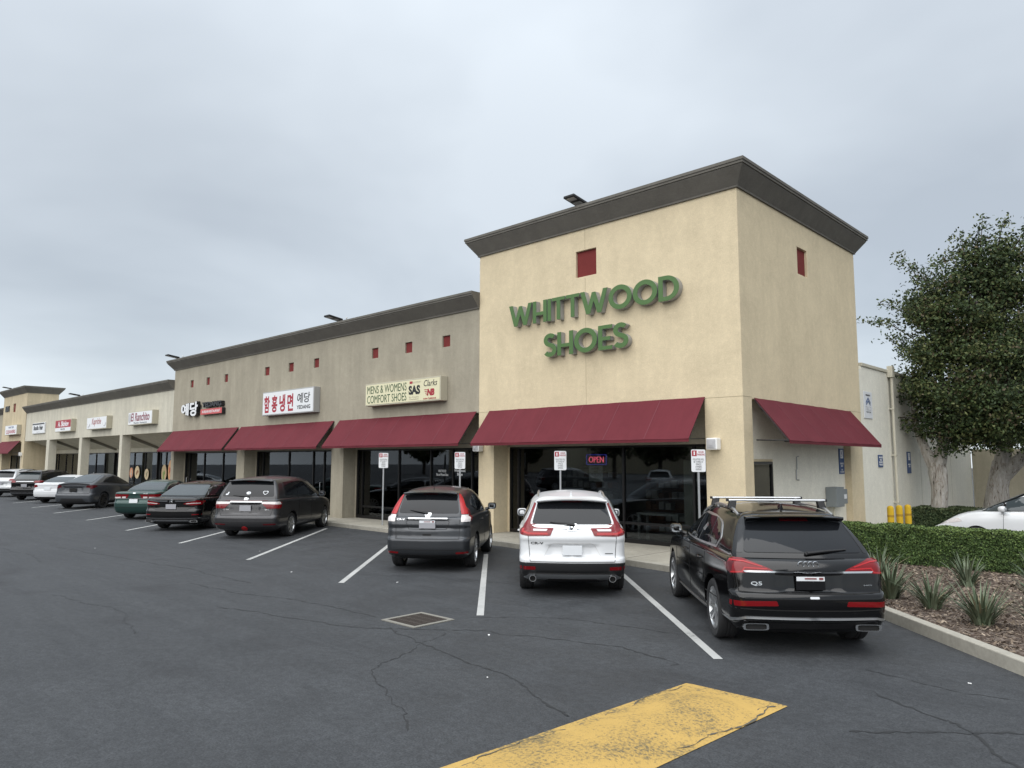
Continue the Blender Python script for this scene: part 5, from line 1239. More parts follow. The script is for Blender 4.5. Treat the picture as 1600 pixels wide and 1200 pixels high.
cornice(Bm, [(MX1, 0), (MX0, 0), (MX0, 7.5)], cprof(MH, .33, .48), M_['cornice'])
mb = MB(); mb.box(MX0 + .2, MX1, .2, 7.4, MH + .05, MH + .3); mb.build('roof', [M_['roof']], Bm)
for (a, b, pr) in ((-31.25, -24.02, .75), (-23.75, -16.33, .75), (-15.95, -8.58, .75)): awning(Bm, (a, -.012, 3.69), UX, -UY, b - a, .98, pr, 5)
for a, b in bays: mb = MB(); mb.box(a + .01, b - .01, .535, .548, 2.62, 3.64); mb.build('fascia_panel', [M_['infill']], Bm)
storefront(Bm, -30.98, -24.2, .57, .12, 2.62, [-30.45, -28.75, -26.7], doors=(0,))
storefront(Bm, -23.35, -16.55, .57, .12, 2.62, [-22.8, -20.6, -18.7, -17.9], doors=(3,))
storefront(Bm, -15.63, -8.56, .57, .12, 2.62, [-15.3, -13.12, -11.4, -10.3, -9.4], rail=((1, .55), (2, .55)), doors=(3, 4), blinds=((-15.2, -13.2, .2), (-13.05, -11.5, .2)))
# ---- left block: open arcade with a sloping soffit
Bl = thing('arcade_shop_block', 'long pale arcade shop block with slim white pillars', 'building', (0, 0, 0))
LX0, LX1, LH = -59.9, -31.403, 5.9
M_['beam'] = mat('arcade_beam_paint', (.16, .15, .12), .8)
pl = [(-39.02, -38.6), (-46.48, -45.95), (-53.98, -53.3)]
def lsolid(x, y, z):
    if y < .5: return z > 3.68
    if y < 2.2: return z > 5.0
    return not (z < 2.74)
voxel('wall', [LX0, LX1], [0, .5, 2.2, 2.35, 7.4], [0, 2.74, 3.68, 5.0, LH + .02], lsolid, [M_['bone']], Bl, bevel=.012)
for a, b in pl:
    mb = MB(); mb.box(a, b, .004, .5, .1, 3.69); mb.build('pillar', [M_['bone']], Bl, bevel=.012)
    mb = MB(); m0 = (a + b) / 2; mb.prism([(.49, 3.50), (2.2, 2.88), (2.2, 3.02), (.49, 3.71)], (m0 - .1, 0, 0), (0, 1, 0), (0, 0, 1), UX, .2); mb.build('sloping_beam', [M_['beam']], Bl)
mb = MB(); mb.prism([(.49, 3.69), (2.21, 3.0), (2.21, 3.3), (.49, 3.9)], (LX0 + .01, 0, 0), (0, 1, 0), (0, 0, 1), UX, LX1 - LX0 - .02); mb.build('sloping_soffit', [M_['bone']], Bl)
edges = [LX0] + [q for p in pl[::-1] for q in p] + [LX1]
for i in range(0, len(edges), 2):
    a, b = edges[i] + .02, edges[i + 1] - .02; w = (b - a)
    storefront(Bl, a, b, 2.21, .12, 2.74, [a + w * .12, a + w * .45, a + w * .72], doors=(1,), depth=2.6)
cornice(Bl, [(LX1, 0), (LX0, 0)], cprof(LH, .33, .48), M_['cornice'])
mb = MB(); mb.box(LX0, LX1, .2, 7.3, LH + .05, LH + .3); mb.build('roof', [M_['roof']], Bl)
mb = MB(); mb.box(-57, -49, 6.4, 6.6, LH + .3, 7.6); mb.build('roof_screen', [M_['cornice']], Bl)
# ---- far tower and the block beyond it
Bf = thing('far_tower_shop', 'distant tan tower shop with a red awning at far left', 'building', (0, 0, 0))
GX0, GX1 = -67.5, -60.1
def fsolid(x, y, z):
    if -66.9 < x < -60.9 and z < 3.66 and y < .6: return False
    if -66.8 < x < -61 and z < 2.62 and .6 < y < .75: return False
    if -67.2 < x < -60.5 and z < 3.4 and .75 < y < 2: return False
    if -64.3 < x < -63.5 and 6.15 < z < 6.85 and y < .1: return False
    return True
voxel('wall', [GX0, GX1, -66.9, -66.8, -61, -60.9, -67.2, -60.5, -64.3, -63.5], [0, .1, .6, .75, 2, 2.2], [0, 2.62, 3.4, 3.66, 6.15, 6.85, 7.58], fsolid, [M_['tan']], Bf, bevel=.012)
mb = MB(); mb.box(-64.29, -63.51, .07, .096, 6.16, 6.84); mb.build('niche_panel', [M_['niche']], Bf)
cornice(Bf, [(GX0, 0), (GX1, 0), (GX1, 2.2), (GX0, 2.2)][::-1], cprof(7.56, .33, .5), M_['cornice'], True)
awning(Bf, (-67.2, -.012, 3.75), UX, -UY, 6.0, .98, .78, 3)
storefront(Bf, -66.78, -61.02, .62, .12, 2.62, [-64.9, -63.0], depth=1.3)
Bg = thing('end_shop_block', 'most distant taupe shop block cut by the picture edge', 'building', (0, 0, 0))
mb = MB(); mb.box(-95, -67.51, .3, 7, 0, 6.2); mb.build('wall', [M_['taupe']], Bg)
cornice(Bg, [(-67.51, .3), (-95, .3)], cprof(6.2, .33, .48), M_['cornice'])
awning(Bg, (-75, .28, 3.7), UX, -UY, 7, .98, .78, 3)
# ---- plain building along the side
Bs = thing('side_building', 'plain pale painted wall of the building behind the tower', 'building', (0, 0, 0))
mb = MB(); mb.box(-14, -.06, TD + .34, 21.1, 0, 5.1); mb.build('wall', [M_['sidewall']], Bs, bevel=.015)
mb = MB(); mb.box(-14.05, -.02, TD + .345, 21.15, 5.1, 5.2); mb.build('coping', [M_['pipe']], Bs, bevel=.01)
mb = MB()
for y in (13.6, 17.7): mb.box(-.07, -.056, y, y + .015, .1, 5.09)
mb.build('control_joint', [M_['infill']], Bs)
mb = MB(); mb.box(-1.2, -.062, TD - .001, TD + .34, 0, 5.0); mb.build('wall_return', [M_['sidewall']], Bs)
w_ = thing('yard_wall', 'low tan stucco yard wall beyond the trees', 'wall', (0, 0, 0))
mb = MB(); mb.box(-.05, 2.4, 21.2, 21.5, 0, 2.75); mb.box(2.401, 26, 21.25, 21.5, 0, 2.0); mb.build('wall', [M_['lowwall']], w_, bevel=.015)
mb = MB(); mb.box(2.402, 26, 21.2, 21.55, 2.0, 2.08); mb.build('coping', [M_['lowwall']], w_, bevel=.01)
# ---- fittings on the buildings
def sconce(x, z, lab):
    t = thing('wall_light', lab, 'lamp', (x, 0, z), 0, 'square white wall lights'); mb = MB(); mb.box(-.135, .135, -.21, -.004, -.135, .135); mb.build('housing', [M_['white']], t, bevel=.025)
    mb = MB()
    for r0, d in ((.105, .012), (.072, .024), (.04, .036)): mb.box(-r0, r0, -.21 - d, -.21 - d + .006, -r0, r0)
    mb.build('lens', [M_['pale']], t, bevel=.004)
sconce(-.69, 2.60, 'square white wall light on the cream corner pillar'); sconce(-8.42, 2.62, 'square white wall light tucked under the awning end'); sconce(-60.5, 2.68, 'small white wall light on the far tan tower')
def flood(x, z, lab, s_=1.0):
    t = thing('floodlight', lab, 'lamp', (x, .1, z), 0, 'flat floodlights along the roof edge'); mb = MB()
    mb.tube([(0, .1, -.25), (0, .1, .08), (0, -.12, .12)], .03, 8); mb.build('arm', [M_['frame']], t)
    a = R(8); u = Vector((0, -math.cos(a), math.sin(a))); n = Vector((0, math.sin(a), math.cos(a))); c = Vector((0, -.36, .17))
    mb = MB(); mb.obox(c, UX, u, n, .36 * s_, .62 * s_, .07); mb.build('lamp_head', [M_['frame']], t, bevel=.015)
    mb = MB()
    for k in (-1, 1): mb.obox(c + u * (.14 * k + .03) - n * .036, UX, u, n, .26, .17, .006)
    mb.build('lens', [M_['ltgrey']], t)
    mb = MB(); mb.tube([(.18, .1, -.1), (.18, .1, .2)], .012, 6); mb.lathe([(0, .05), (.035, .03), (.045, 0), (0, 0)], UZ, (.18, .1, .2), 12); mb.build('photocell', [M_['ltgrey']], t)
flood(-4.5, 9.03 + .02, 'flat floodlight on the roof edge above the tall corner tower'); flood(-16.2, 7.40, 'flat floodlight on the roof edge above the taupe block'); flood(-31.2, 7.40, 'flat floodlight at the left end of the taupe roof edge')
flood(-47.2, 6.40, 'flat floodlight on the roof edge above the pale arcade'); flood(-65.6, 8.09, 'flat floodlight on the far tower roof edge')
# ================================================================== signs
def cabinet(name, lab, x0, x1, z0, z1, d, side, face, group=None):
    t = thing(name, lab, 'sign', ((x0 + x1) / 2, 0, (z0 + z1) / 2), 0, group); w, h = (x1 - x0) / 2, (z1 - z0) / 2
    mb = MB(); mb.box(-w, w, -d, -.003, -h, h); mb.build('cabinet', [side], t, bevel=.012)
    mb = MB(); mb.box(-w + .045, w - .045, -d - .006, -d + .01, -h + .045, h - .045); mb.build('sign_face', [face], t)
    return t, w, h, -d - .006
def lt(t, s, cx, cz, w, h, y, m, bold=0.0, slant=0.0, dep=.004): return text('lettering', s, (cx, y, cz), UX, UZ, w, h, dep, m, t, bold, slant=slant)
SG = 'cabinet signs on the shop fronts'
t, w, h, y = cabinet('shop_sign', 'cream cabinet sign for mens and womens comfort shoes', -13.97, -9.93, 4.10, 4.88, .3, M_['cab'], M_['facec'], SG)
lt(t, 'MENS & WOMENS', -.79, .165, 2.2, .27, y, M_['signgreen'], .0); lt(t, 'COMFORT SHOES', -.79, -.165, 2.2, .27, y, M_['signgreen'], .0)
lt(t, 'SAS', .72, .02, .6, .3, y, M_['signblack'], .05, -.05); lt(t, 'San Antonio\nShoemakers', .70, -.24, .5, .12, y, M_['cab'], .0)
lt(t, 'Clarks', 1.53, .20, .66, .2, y, M_['signblack'], .0, .25); lt(t, 'NB', 1.55, -.10, .36, .22, y, M_['signred'], .06, .15); lt(t, 'new balance', 1.50, -.29, .62, .07, y, M_['signred'], .01)
mb = MB()
for k in range(4): mb.box(1.22 + .03 * k, 1.40, y - .004, y, -.02 - .055 * k, .0 - .055 * k)
mb.build('stripe_mark', [M_['signred']], t)
mb = MB(); mb.box(.47, .62, y - .004, y, .23, .31); mb.build('red_mark', [M_['signred']], t); lt(t, 'ROCKPORT', .85, .27, .42, .05, y, M_['cab'])
t, w, h, y = cabinet('shop_sign', 'white cabinet sign with red and black Korean lettering', -21.4, -17.38, 4.07, 5.06, .28, M_['cabw'], M_['facew'], SG)
for i, ch in enumerate('함흥냉면'): lt(t, ch, -1.62 + .63 * i, -.03, .46, .70, y, M_['signred'], .03)
lt(t, '예당', 1.28, .10, .95, .40, y, M_['signblack'], .01, .1); lt(t, 'YEDANG', 1.28, -.26, 1.0, .15, y, M_['signblack'], .02)
t = thing('shop_sign', 'white Korean brush letters beside a red restaurant plate', 'sign', (-27.7, 0, 4.72))
for i, ch in enumerate('예당'):
    o = text('channel_letter', ch, (-1.75 + 1.02 * i, -.04, .0), UX, UZ, .92, .62 + .1 * i, .16, M_['signblack'], t, .045); text('letter_face', ch, (-1.75 + 1.02 * i, -.203, .0), UX, UZ, .90, .60 + .1 * i, .008, M_['facew'], o, .035)
lt(t, 'YEDANG', 1.15, .14, 2.1, .25, -.02, M_['signblack'], .05, 0, .16)
mb = MB(); mb.box(.02, 2.3, -.18, -.01, -.34, -.06); o = mb.build('name_plate', [M_['signblack']], t, bevel=.02)
mb = MB(); mb.box(.03, 2.29, -.187, -.181, -.33, -.07); mb.build('plate_face', [mat('sign_coral', (.5, .09, .09), .5)], o); lt(t, 'KOREAN RESTAURANT', 1.16, -.2, 1.9, .12, -.188, M_['facew'], .01)
t, w, h, y = cabinet('shop_sign', 'white cabinet sign with maroon El Ranchito lettering', -36.85, -33.33, 4.16, 4.92, .32, M_['cab'], M_['facew'], SG)
lt(t, 'El Ranchito', .05, .06, 2.7, .46, y, mat('sign_maroon', (.2, .04, .06), .5), .02, .1); lt(t, 'Mexican  Restaurant', .1, -.26, 1.9, .09, y, M_['signblack'], .0)
mb = MB(); mb.prism([(-1.5 + .23 * math.cos(a), .02 + .28 * math.sin(a)) for a in [2 * math.pi * i / 20 for i in range(20)]], (0, y + .004, 0), UX, UZ, -UY, .006); mb.build('round_emblem', [M_['pale']], t)
t, w, h, y = cabinet('shop_sign', 'white cabinet sign with faded red script and scrolls', -44.05, -40.4, 4.12, 4.90, .32, M_['cab'], M_['facew'], SG)
lt(t, 'Kapriche', .0, .04, 1.7, .5, y, mat('sign_faded_red', (.36, .16, .16), .5), .02, .2)
for sg in (-1, 1):
    mb = MB(); mb.tube([(sg * (1.45 - .25 * math.cos(a)), y, -.02 - .2 * math.sin(a)) for a in [math.pi * i / 10 for i in range(11)]], .022, 6); mb.build('scroll', [M_['pale']], t)
t, w, h, y = cabinet('shop_sign', 'red and white cabinet sign above the second arcade bay', -50.8, -47.3, 4.14, 4.98, .32, M_['cab'], M_['facew'], SG)
mb = MB(); mb.box(-w + .05, w - .05, y - .006, y + .003, -.13, h - .05); mb.build('red_panel', [M_['signred']], t); lt(t, 'A. Skinlov', .1, .12, 2.4, .36, y - .006, M_['facew'], .03); lt(t, 'WAX SPA', 0, -.25, 1.0, .12, y, M_['signblack'], .01)
t, w, h, y = cabinet('shop_sign', 'thin white sign panel with black hair salon lettering', -57.6, -54.4, 4.2, 5.0, .09, M_['facew'], M_['facew'], SG)
lt(t, 'Studio Hair', 0, .02, 2.5, .34, y, M_['signblack'], .05); mb = MB(); mb.box(-1.5, 1.5, y - .02, y + .002, .27, .36); mb.build('black_bar', [M_['signblack']], t)
lt(t, 'salon', .0, -.28, .9, .09, y, M_['pale'])
t, w, h, y = cabinet('shop_sign', 'white and red cleaners sign on the far tan tower', -64.9, -61.2, 4.25, 5.05, .32, M_['cab'], M_['facew'], SG)
lt(t, 'CLEANERS', 0, -.14, 3.0, .28, y, M_['signred'], .02); lt(t, 'WHITTIER', .1, .2, 1.7, .15, y, M_['signblue'], .01)
t = thing('number_sign', 'dark street number high on the far tan tower', 'sign', (-66, 0, 6.5)); text('lettering', '101', (0, -.003, 0), UX, UZ, 1.2, .5, .06, M_['signblack'], t, .05)

# green channel letters
def ell(cx, cy, rx, ry, n=40, a0=0, a1=2 * math.pi): return [(cx + rx * math.cos(a0 + (a1 - a0) * i / n), cy + ry * math.sin(a0 + (a1 - a0) * i / n)) for i in range(n)]
t_ = .18
def glyph(c):
    if c == 'W': return 1.28, [[(0, 1), (.2, 1), (.385, .34), (.56, .92), (.72, .92), (.895, .34), (1.08, 1), (1.28, 1), (.99, 0), (.81, 0), (.64, .54), (.47, 0), (.29, 0)]]
    if c == 'H': return .74, [[(0, 0), (t_, 0), (t_, .34), (.74 - t_, .34), (.74 - t_, 0), (.74, 0), (.74, 1), (.74 - t_, 1), (.74 - t_, .49), (t_, .49), (t_, 1), (0, 1)]]
    if c == 'I': return t_, [[(0, 0), (t_, 0), (t_, 1), (0, 1)]]
    if c == 'T': return .66, [[(.33 - t_ / 2, 0), (.33 + t_ / 2, 0), (.33 + t_ / 2, .85), (.66, .85), (.66, 1), (0, 1), (0, .85), (.33 - t_ / 2, .85)]]
    if c == 'O': return 1.02, [ell(.51, .5, .51, .51), ell(.51, .5, .315, .315)]
    if c == 'D': return .82, [[(0, 0), (.34, 0)] + ell(.32, .5, .5, .5, 24, -math.pi / 2, math.pi / 2) + [(.34, 1), (0, 1)], [(t_, .17), (.33, .17)] + ell(.32, .5, .31, .33, 24, -math.pi / 2, math.pi / 2) + [(.33, .83), (t_, .83)]]
    if c == 'E': return .60, [[(0, 0), (.6, 0), (.6, .15), (t_, .15), (t_, .38), (.52, .38), (.52, .53), (t_, .53), (t_, .85), (.6, .85), (.6, 1), (0, 1)]]
    if c == 'S':
        p = [(.30 + .215 * math.cos(a), .72 + .2 * math.sin(a)) for a in [R(35) + R(215) * i / 14 for i in range(15)]] + [(.29 + .23 * math.cos(a), .285 + .205 * math.sin(a)) for a in [R(75) - R(225) * i / 14 for i in range(15)]]
        return .60, [stroke(p, .185)]
def channel_word(t, word, x0, x1, z0, hgt, gap):
    gl = [glyph(c) for c in word]; tot = sum(g[0] for g in gl); sx_ = (x1 - x0 - gap * (len(word) - 1)) / tot; x = x0
    for (w, loops) in gl:
        L = [[(a * sx_, b * hgt) for a, b in lp] for lp in loops]
        o = curve_shape('channel_letter', L, (x, -.015, z0), UX, UZ, .16, [M_['lside']], t); curve_shape('letter_face', L, (x, -.1765, z0), UX, UZ, .012, [M_['lgreen']], o); x += w * sx_ + gap
t = thing('shop_name_sign', 'large green channel letters on the cream tower wall', 'sign', (0, 0, 0))
channel_word(t, 'WHITTWOOD', -7.06, -1.44, 6.06, .62, .035); channel_word(t, 'SHOES', -5.72, -2.92, 5.06, .64, .04)

# one-hour parking signs on posts
def hour_sign(x, y, lab):
    t = thing('parking_sign', lab, 'sign', (x, y, .12), R(40), 'one hour parking signs on posts'); mb = MB()
    mb.box(-.022, .022, -.022, .022, 0, 2.3); mb.build('post', [M_['galv']], t, bevel=.004)
    mb = MB(); mb.prism(rounded(rect(-.155, .155, -.245, .245), .035), (0, -.028, 2.1), UX, UZ, -UY, .006); p = mb.build('sign_plate', [M_['facew']], t)
    mb = MB(); mb.box(-.14, -.035, -.0365, -.034, 2.2, 2.325); mb.build('red_square', [M_['signred']], p)
    text('lettering', '1', (-.0875, -.037, 2.262), UX, UZ, .028, .08, .002, M_['facew'], p, .0)
    text('lettering', 'HOUR\nPARKING', (.06, -.0345, 2.262), UX, UZ, .165, .10, .002, M_['signred'], p, .02)
    text('lettering', 'VIOLATORS WILL\nBE TOWED AT\nVEHICLE\nOWNER\'S\nEXPENSE', (0, -.0345, 2.02), UX, UZ, .25, .26, .002, M_['signblack'], p, .0)
hour_sign(-12.25, -.72, 'one hour parking sign on a post before the brown blinds'); hour_sign(-8.53, -.72, 'one hour parking sign on a post behind the dark grey crossover')
hour_sign(-4.70, -.72, 'one hour parking sign on a post behind the white crossover'); hour_sign(-.74, -.72, 'one hour parking sign on a post before the corner pillar')

# wall signs, meter and pipework on the side
def wall_sign(lab, y0, y1, z0, z1, x, face, rows, group=None):
    t = thing('wall_sign', lab, 'sign', (x, (y0 + y1) / 2, (z0 + z1) / 2), 0, group); w, h = (y1 - y0) / 2, (z1 - z0) / 2
    mb = MB(); mb.box(.001, .02, -w, w, -h, h); mb.build('sign_plate', [face], t, bevel=.006)
    for (s_, cy_, cz_, ww, hh, m_, b_) in rows: text('lettering', s_, (.021, cy_, cz_), UY, UZ, ww, hh, .003, m_, t, b_)
    return t
t = wall_sign('white realty sign with a blue house logo on the pale wall', 7.98, 8.72, 3.52, 4.34, -.055, M_['facew'], [('MANAGED BY', 0, .3, .4, .05, M_['signblack'], .01), ('TRICO', 0, -.11, .5, .13, M_['pale'], 0), ('REALTY, INC.', .02, -.22, .4, .045, M_['signblack'], 0)])
mb = MB(); mb.prism([(-.2, .04), (0, .19), (.2, .04), (.2, .09), (0, .24), (-.2, .09)], (.021, 0, 0), UY, UZ, UX, .004); mb.prism([(-.18, -.02), (0, .10), (.18, -.02), (.18, .03), (0, .15), (-.18, .03)], (.021, 0, 0), UY, UZ, UX, .004); mb.build('house_logo', [M_['signblue']], t)
wall_sign('tall blue accessible parking sign inside the tower recess', 6.12, 6.5, 1.86, 2.58, -.188, M_['signblue'], [('♿', 0, .2, .2, .24, M_['facew'], 0), ('PARKING\nONLY', 0, -.1, .26, .12, M_['facew'], .01), ('VAN\nACCESSIBLE', 0, -.27, .28, .1, M_['facew'], 0)], 'blue accessible parking signs')
wall_sign('small blue notice sign on the pale wall left of the pipe', 9.05, 9.47, 2.04, 2.42, -.055, M_['signblue'], [('UNAUTHORIZED\nVEHICLES\nPARKED WILL BE\nTOWED AWAY', 0, 0, .34, .28, M_['facew'], 0)], 'blue accessible parking signs')
wall_sign('tall blue accessible parking sign right of the wall pipe', 12.0, 12.4, 1.82, 2.55, -.055, M_['signblue'], [('♿', 0, .2, .2, .24, M_['facew'], 0), ('PARKING\nONLY', 0, -.1, .26, .12, M_['facew'], .01)], 'blue accessible parking signs')
t = thing('electric_meter', 'grey electric meter cabinet on the tower side wall', 'meter', (-.188, 5.6, 1.25)); mb = MB(); mb.box(.002, .30, -.55, .0, -.26, .27); mb.build('main_cabinet', [M_['boxgrey']], t, bevel=.012)
mb = MB(); mb.box(.002, .24, .01, .42, -.2, .2); mb.build('meter_box', [M_['boxgrey']], t, bevel=.012)
mb = MB(); mb.box(.24, .246, .1, .34, -.06, .06); mb.build('label_plate', [M_['facew']], t); mb = MB(); mb.tube([(.12, -.3, -.26), (.12, -.3, -1.12)], .03, 8); mb.build('conduit', [M_['pipe']], t)
t = thing('wall_pipe', 'pale vertical pipe running up the side wall', 'pipe', (.02, 10.45, 0)); mb = MB(); mb.tube([(.03, 0, .05), (.03, 0, 5.05)], .045, 10); mb.build('pipe', [M_['pipe']], t)
mb = MB(); mb.box(-.07, .1, -.12, .12, 4.95, 5.32); mb.build('leader_head', [M_['pipe']], t, bevel=.01)
mb = MB(); [mb.box(-.075, .085, -.06, .06, z, z + .04) for z in (.9, 2.4, 3.9)]; mb.build('bracket', [M_['pipe']], t)
t = thing('wall_conduit', 'thin looped conduit on the recessed tower wall', 'pipe', (-.18, 3.2, 2.0)); mb = MB(); mb.tube([(.01, .12, .34), (.01, 0, .32), (.01, 0, .02), (.01, -.05, 0), (.01, -.05, -.25), (.01, .1, -.26)], .014, 6); mb.build('tube', [M_['galv']], t)
for i, (x, y, nm) in enumerate(((.98, 6.55, 'left'), (1.06, 7.05, 'middle'), (1.14, 7.55, 'right'))):
    t = thing('bollard', nm + ' one of the three yellow bollards behind the hedge', 'bollard', (x, y, 0), 0, 'yellow bollards by the side wall'); mb = MB()
    mb.lathe([(.085, 0), (.085, .93), (.075, .975), (.045, 1.0), (0, 1.01)], UZ, (0, 0, 0), 20); mb.build('post', [M_['bollard']], t)
    mb = MB(); mb.lathe([(.087, .70), (.0875, .76), (.087, .76)], UZ, (0, 0, 0), 20); mb.build('band', [mat('bollard_band', (.35, .2, .01), .5)], t)

# things in and on the shop windows
t = thing('neon_sign', 'lit pink and blue neon OPEN sign in the shop window', 'sign', (-4.66, .76, 2.25)); text('lettering', 'OPEN', (0, 0, 0), UX, UZ, .5, .16, .02, M_['neonr'], t, -.01)
mb = MB(); P = [(-.33, -.005, -.13), (.33, -.005, -.13), (.33, -.005, .13), (-.33, -.005, .13), (-.33, -.005, -.13)]; [mb.tube([P[i], P[i + 1]], .008, 6) for i in range(4)]; mb.build('border_tube', [M_['neonb']], t)
t = thing('poster', 'pale paper poster under the neon sign in the window', 'poster', (-4.68, .75, 1.87)); mb = MB(); mb.box(-.23, .23, 0, .006, -.21, .21); mb.build('paper', [M_['poster']], t); text('lettering', 'SUMMER\nSALE\nUP TO 50%\nOFF', (0, -.001, .02), UX, UZ, .34, .3, .002, M_['wood'], t)
t = thing('window_lettering', 'small white shop lettering on the dark glass door', 'sign', (-10.75, .608, 1.82)); text('lettering', 'WHITTWOOD\nMen and Womens Shoes', (-.1, 0, 0), UX, UZ, .58, .2, .002, M_['facew'], t); text('lettering', 'Whittwood\nShoes', (.75, 0, .02), UX, UZ, .52, .2, .002, M_['facew'], t, .02)
shelf('shoe_shelf', 'tall shoe shelving at the left inside the corner shop', -7.3, -5.3, 2.4, 1.9, 6, 9, 1, M_['inner']); shelf('shoe_shelf', 'low shoe shelving in the middle of the corner shop', -5.0, -3.2, 3.6, 1.6, 5, 8, 2, M_['wood'])
t = thing('display_table', 'white framed display table inside the corner shop window', 'table', (-3.0, 1.1, .13)); mb = MB(); mb.box(-.62, .62, 0, .5, .68, .74); mb.build('table_top', [M_['tablewhite']], t)
for sx_ in (-.58, .58):
    for y in (.03, .43): mb = MB(); mb.box(sx_ - .03, sx_ + .03, y, y + .05, 0, .68); mb.build('leg', [M_['tablewhite']], t)
t = thing('partition', 'tan partition board inside the corner shop at right', 'partition', (-1.9, .95, .13)); mb = MB(); mb.box(-.2, .2, 0, .05, 0, 2.1); mb.build('board', [M_['blind']], t)
for (x, z, lb) in ((-20.4, 2.15, 'round glowing paper lantern in the middle restaurant window'), (-25.75, 2.2, 'round glowing paper lantern in the left restaurant window')):
    t = thing('lantern', lb, 'lamp', (x, 1.0, z), 0, 'paper lanterns in the restaurant'); mb = MB(); mb.lathe([(0, -.12), (.09, -.1), (.16, 0), (.09, .1), (0, .12)], UZ, (0, 0, 0), 16); mb.build('shade', [M_['warm']], t); mb = MB(); mb.tube([(0, 0, .1), (0, 0, .6)], .006, 5); mb.build('cord', [M_['black']], t)
# food pictures stuck on the arcade windows
cols = [((.5, .38, .22), (.2, .28, .08)), ((.6, .33, .16), (.45, .1, .06)), ((.58, .42, .24), (.16, .22, .08)), ((.6, .22, .12), (.7, .5, .3)), ((.5, .38, .22), (.35, .12, .06)), ((.6, .5, .3), (.2, .25, .1)), ((.25, .45, .25), (.6, .3, .2)), ((.62, .3, .18), (.6, .55, .45)), ((.6, .48, .3), (.3, .15, .08)), ((.58, .46, .3), (.2, .2, .1))]
spots = [(-37.9, 1.45, .38, .52), (-36.95, 1.62, .36, .62), (-35.9, 1.40, .38, .5), (-34.9, 1.62, .30, .85), (-33.5, 1.32, .42, .5), (-32.3, 1.3, .34, .46), (-44.3, 1.5, .5, .45), (-43.2, 1.42, .3, .34), (-42.2, 1.46, .4, .4), (-40.6, 1.36, .34, .34)]
labs = ['tan plate picture, leftmost of the near arcade window', 'double plate picture second from left on near arcade window', 'green and tan plate picture in the near arcade window', 'tall red drink picture on the near arcade window', 'brown plate picture right of the tall drink picture', 'plate picture half hidden by the taupe block pillar', 'green and pink food picture on the blue lit window', 'small green cup picture on the blue lit window', 'pink white food picture on the blue lit window', 'pale plate picture nearest the pillar on blue lit window']
for (x, z, w, h), (c1, c2), lb in zip(spots, cols, labs):
    t = thing('window_picture', lb, 'picture', (x, 2.2, z), 0, 'food pictures stuck on the arcade windows'); mb = MB()
    mb.prism([(w * math.cos(a), h * math.sin(a)) for a in [2 * math.pi * i / 22 for i in range(22)]], (0, .0, 0), UX, UZ, -UY, .004); mb.build('plate', [mat('picture_plate', c1, .6)], t)
    mb = MB(); r_ = random.Random(int(-x * 10))
    for k in range(7):
        a = r_.random() * 6.3; d = r_.random() * .5; q = .1 + .14 * r_.random(); mb.prism([(w * (d * math.cos(a) + q * math.cos(b)), h * (d * math.sin(a) + q * math.sin(b))) for b in [2 * math.pi * i / 9 for i in range(9)]], (0, -.0045 - .0012 * k, 0), UX, UZ, -UY, .001)
    mb.build('food', [mat('picture_food', c2, .6)], t)
t = thing('neon_sign', 'small lit blue window sign in the third arcade bay', 'sign', (-44.4, 2.35, 2.42)); mb = MB(); mb.box(-.28, .28, 0, .03, -.16, .16); mb.build('panel', [M_['neonb']], t)

# ================================================================== planting
def leafmat(name, col, tr=.25):
    m = mat(name, col, .65, spec=.25); k = NB(m); k.color(k.ramp(k.noise(k.coord(), 2.2, 3), [(.3, tuple(c * .75 for c in col)), (.7, tuple(c * 1.25 for c in col))])); return m
LM = [leafmat('leaf_dark', (.027, .043, .017)), leafmat('leaf_mid', (.052, .076, .026)), leafmat('leaf_olive', (.10, .112, .042)), leafmat('leaf_russet', (.095, .075, .045))]
HM = [leafmat('hedge_dark', (.028, .048, .015)), leafmat('hedge_mid', (.052, .088, .024)), leafmat('hedge_light', (.115, .165, .048))]
def leaves(name, C, L, Wd, mats, parent, seed, nrm=None, weights=None, par_mi=None):
    g = np.random.default_rng(seed); n = len(C); a = g.normal(size=(n, 3)); a /= np.linalg.norm(a, axis=1)[:, None]
    if nrm is not None: a = a * .75 + nrm; a /= np.linalg.norm(a, axis=1)[:, None]
    b = g.normal(size=(n, 3)); u = np.cross(a, b); u /= np.linalg.norm(u, axis=1)[:, None]; v = np.cross(a, u)
    l = (L * g.uniform(.65, 1.3, n))[:, None] / 2; w = (Wd * g.uniform(.7, 1.25, n))[:, None] / 2
    V = np.stack([C - u * l, C + v * w - u * l * .1, C + u * l, C - v * w - u * l * .1], 1).reshape(-1, 3)
    F = np.arange(4 * n).reshape(n, 4); mi = par_mi if par_mi is not None else g.choice(len(mats), n, p=weights)
    return fastmesh(name, V, F, mats, parent, mi)
bark = mat('peeling_bark', (.42, .38, .33), .85, spec=.2); k = NB(bark); co = k.coord((1, 1, .22)); a = k.noise(co, 7, 5, .65, 1.4); b = k.noise(co, 22, 4, .6, .8)
k.color(k.mix(k.ramp(b, [(.40, (0, 0, 0)), (.56, (1, 1, 1))]), k.ramp(a, [(.38, (.09, .075, .06)), (.44, (.30, .25, .20)), (.50, (.50, .47, .43)), (.7, (.60, .58, .55))]), (.40, .37, .33))); k.bump(k.math('ADD', a, b), .8, .05)
twig = mat('twig_bark', (.07, .055, .045), .9)
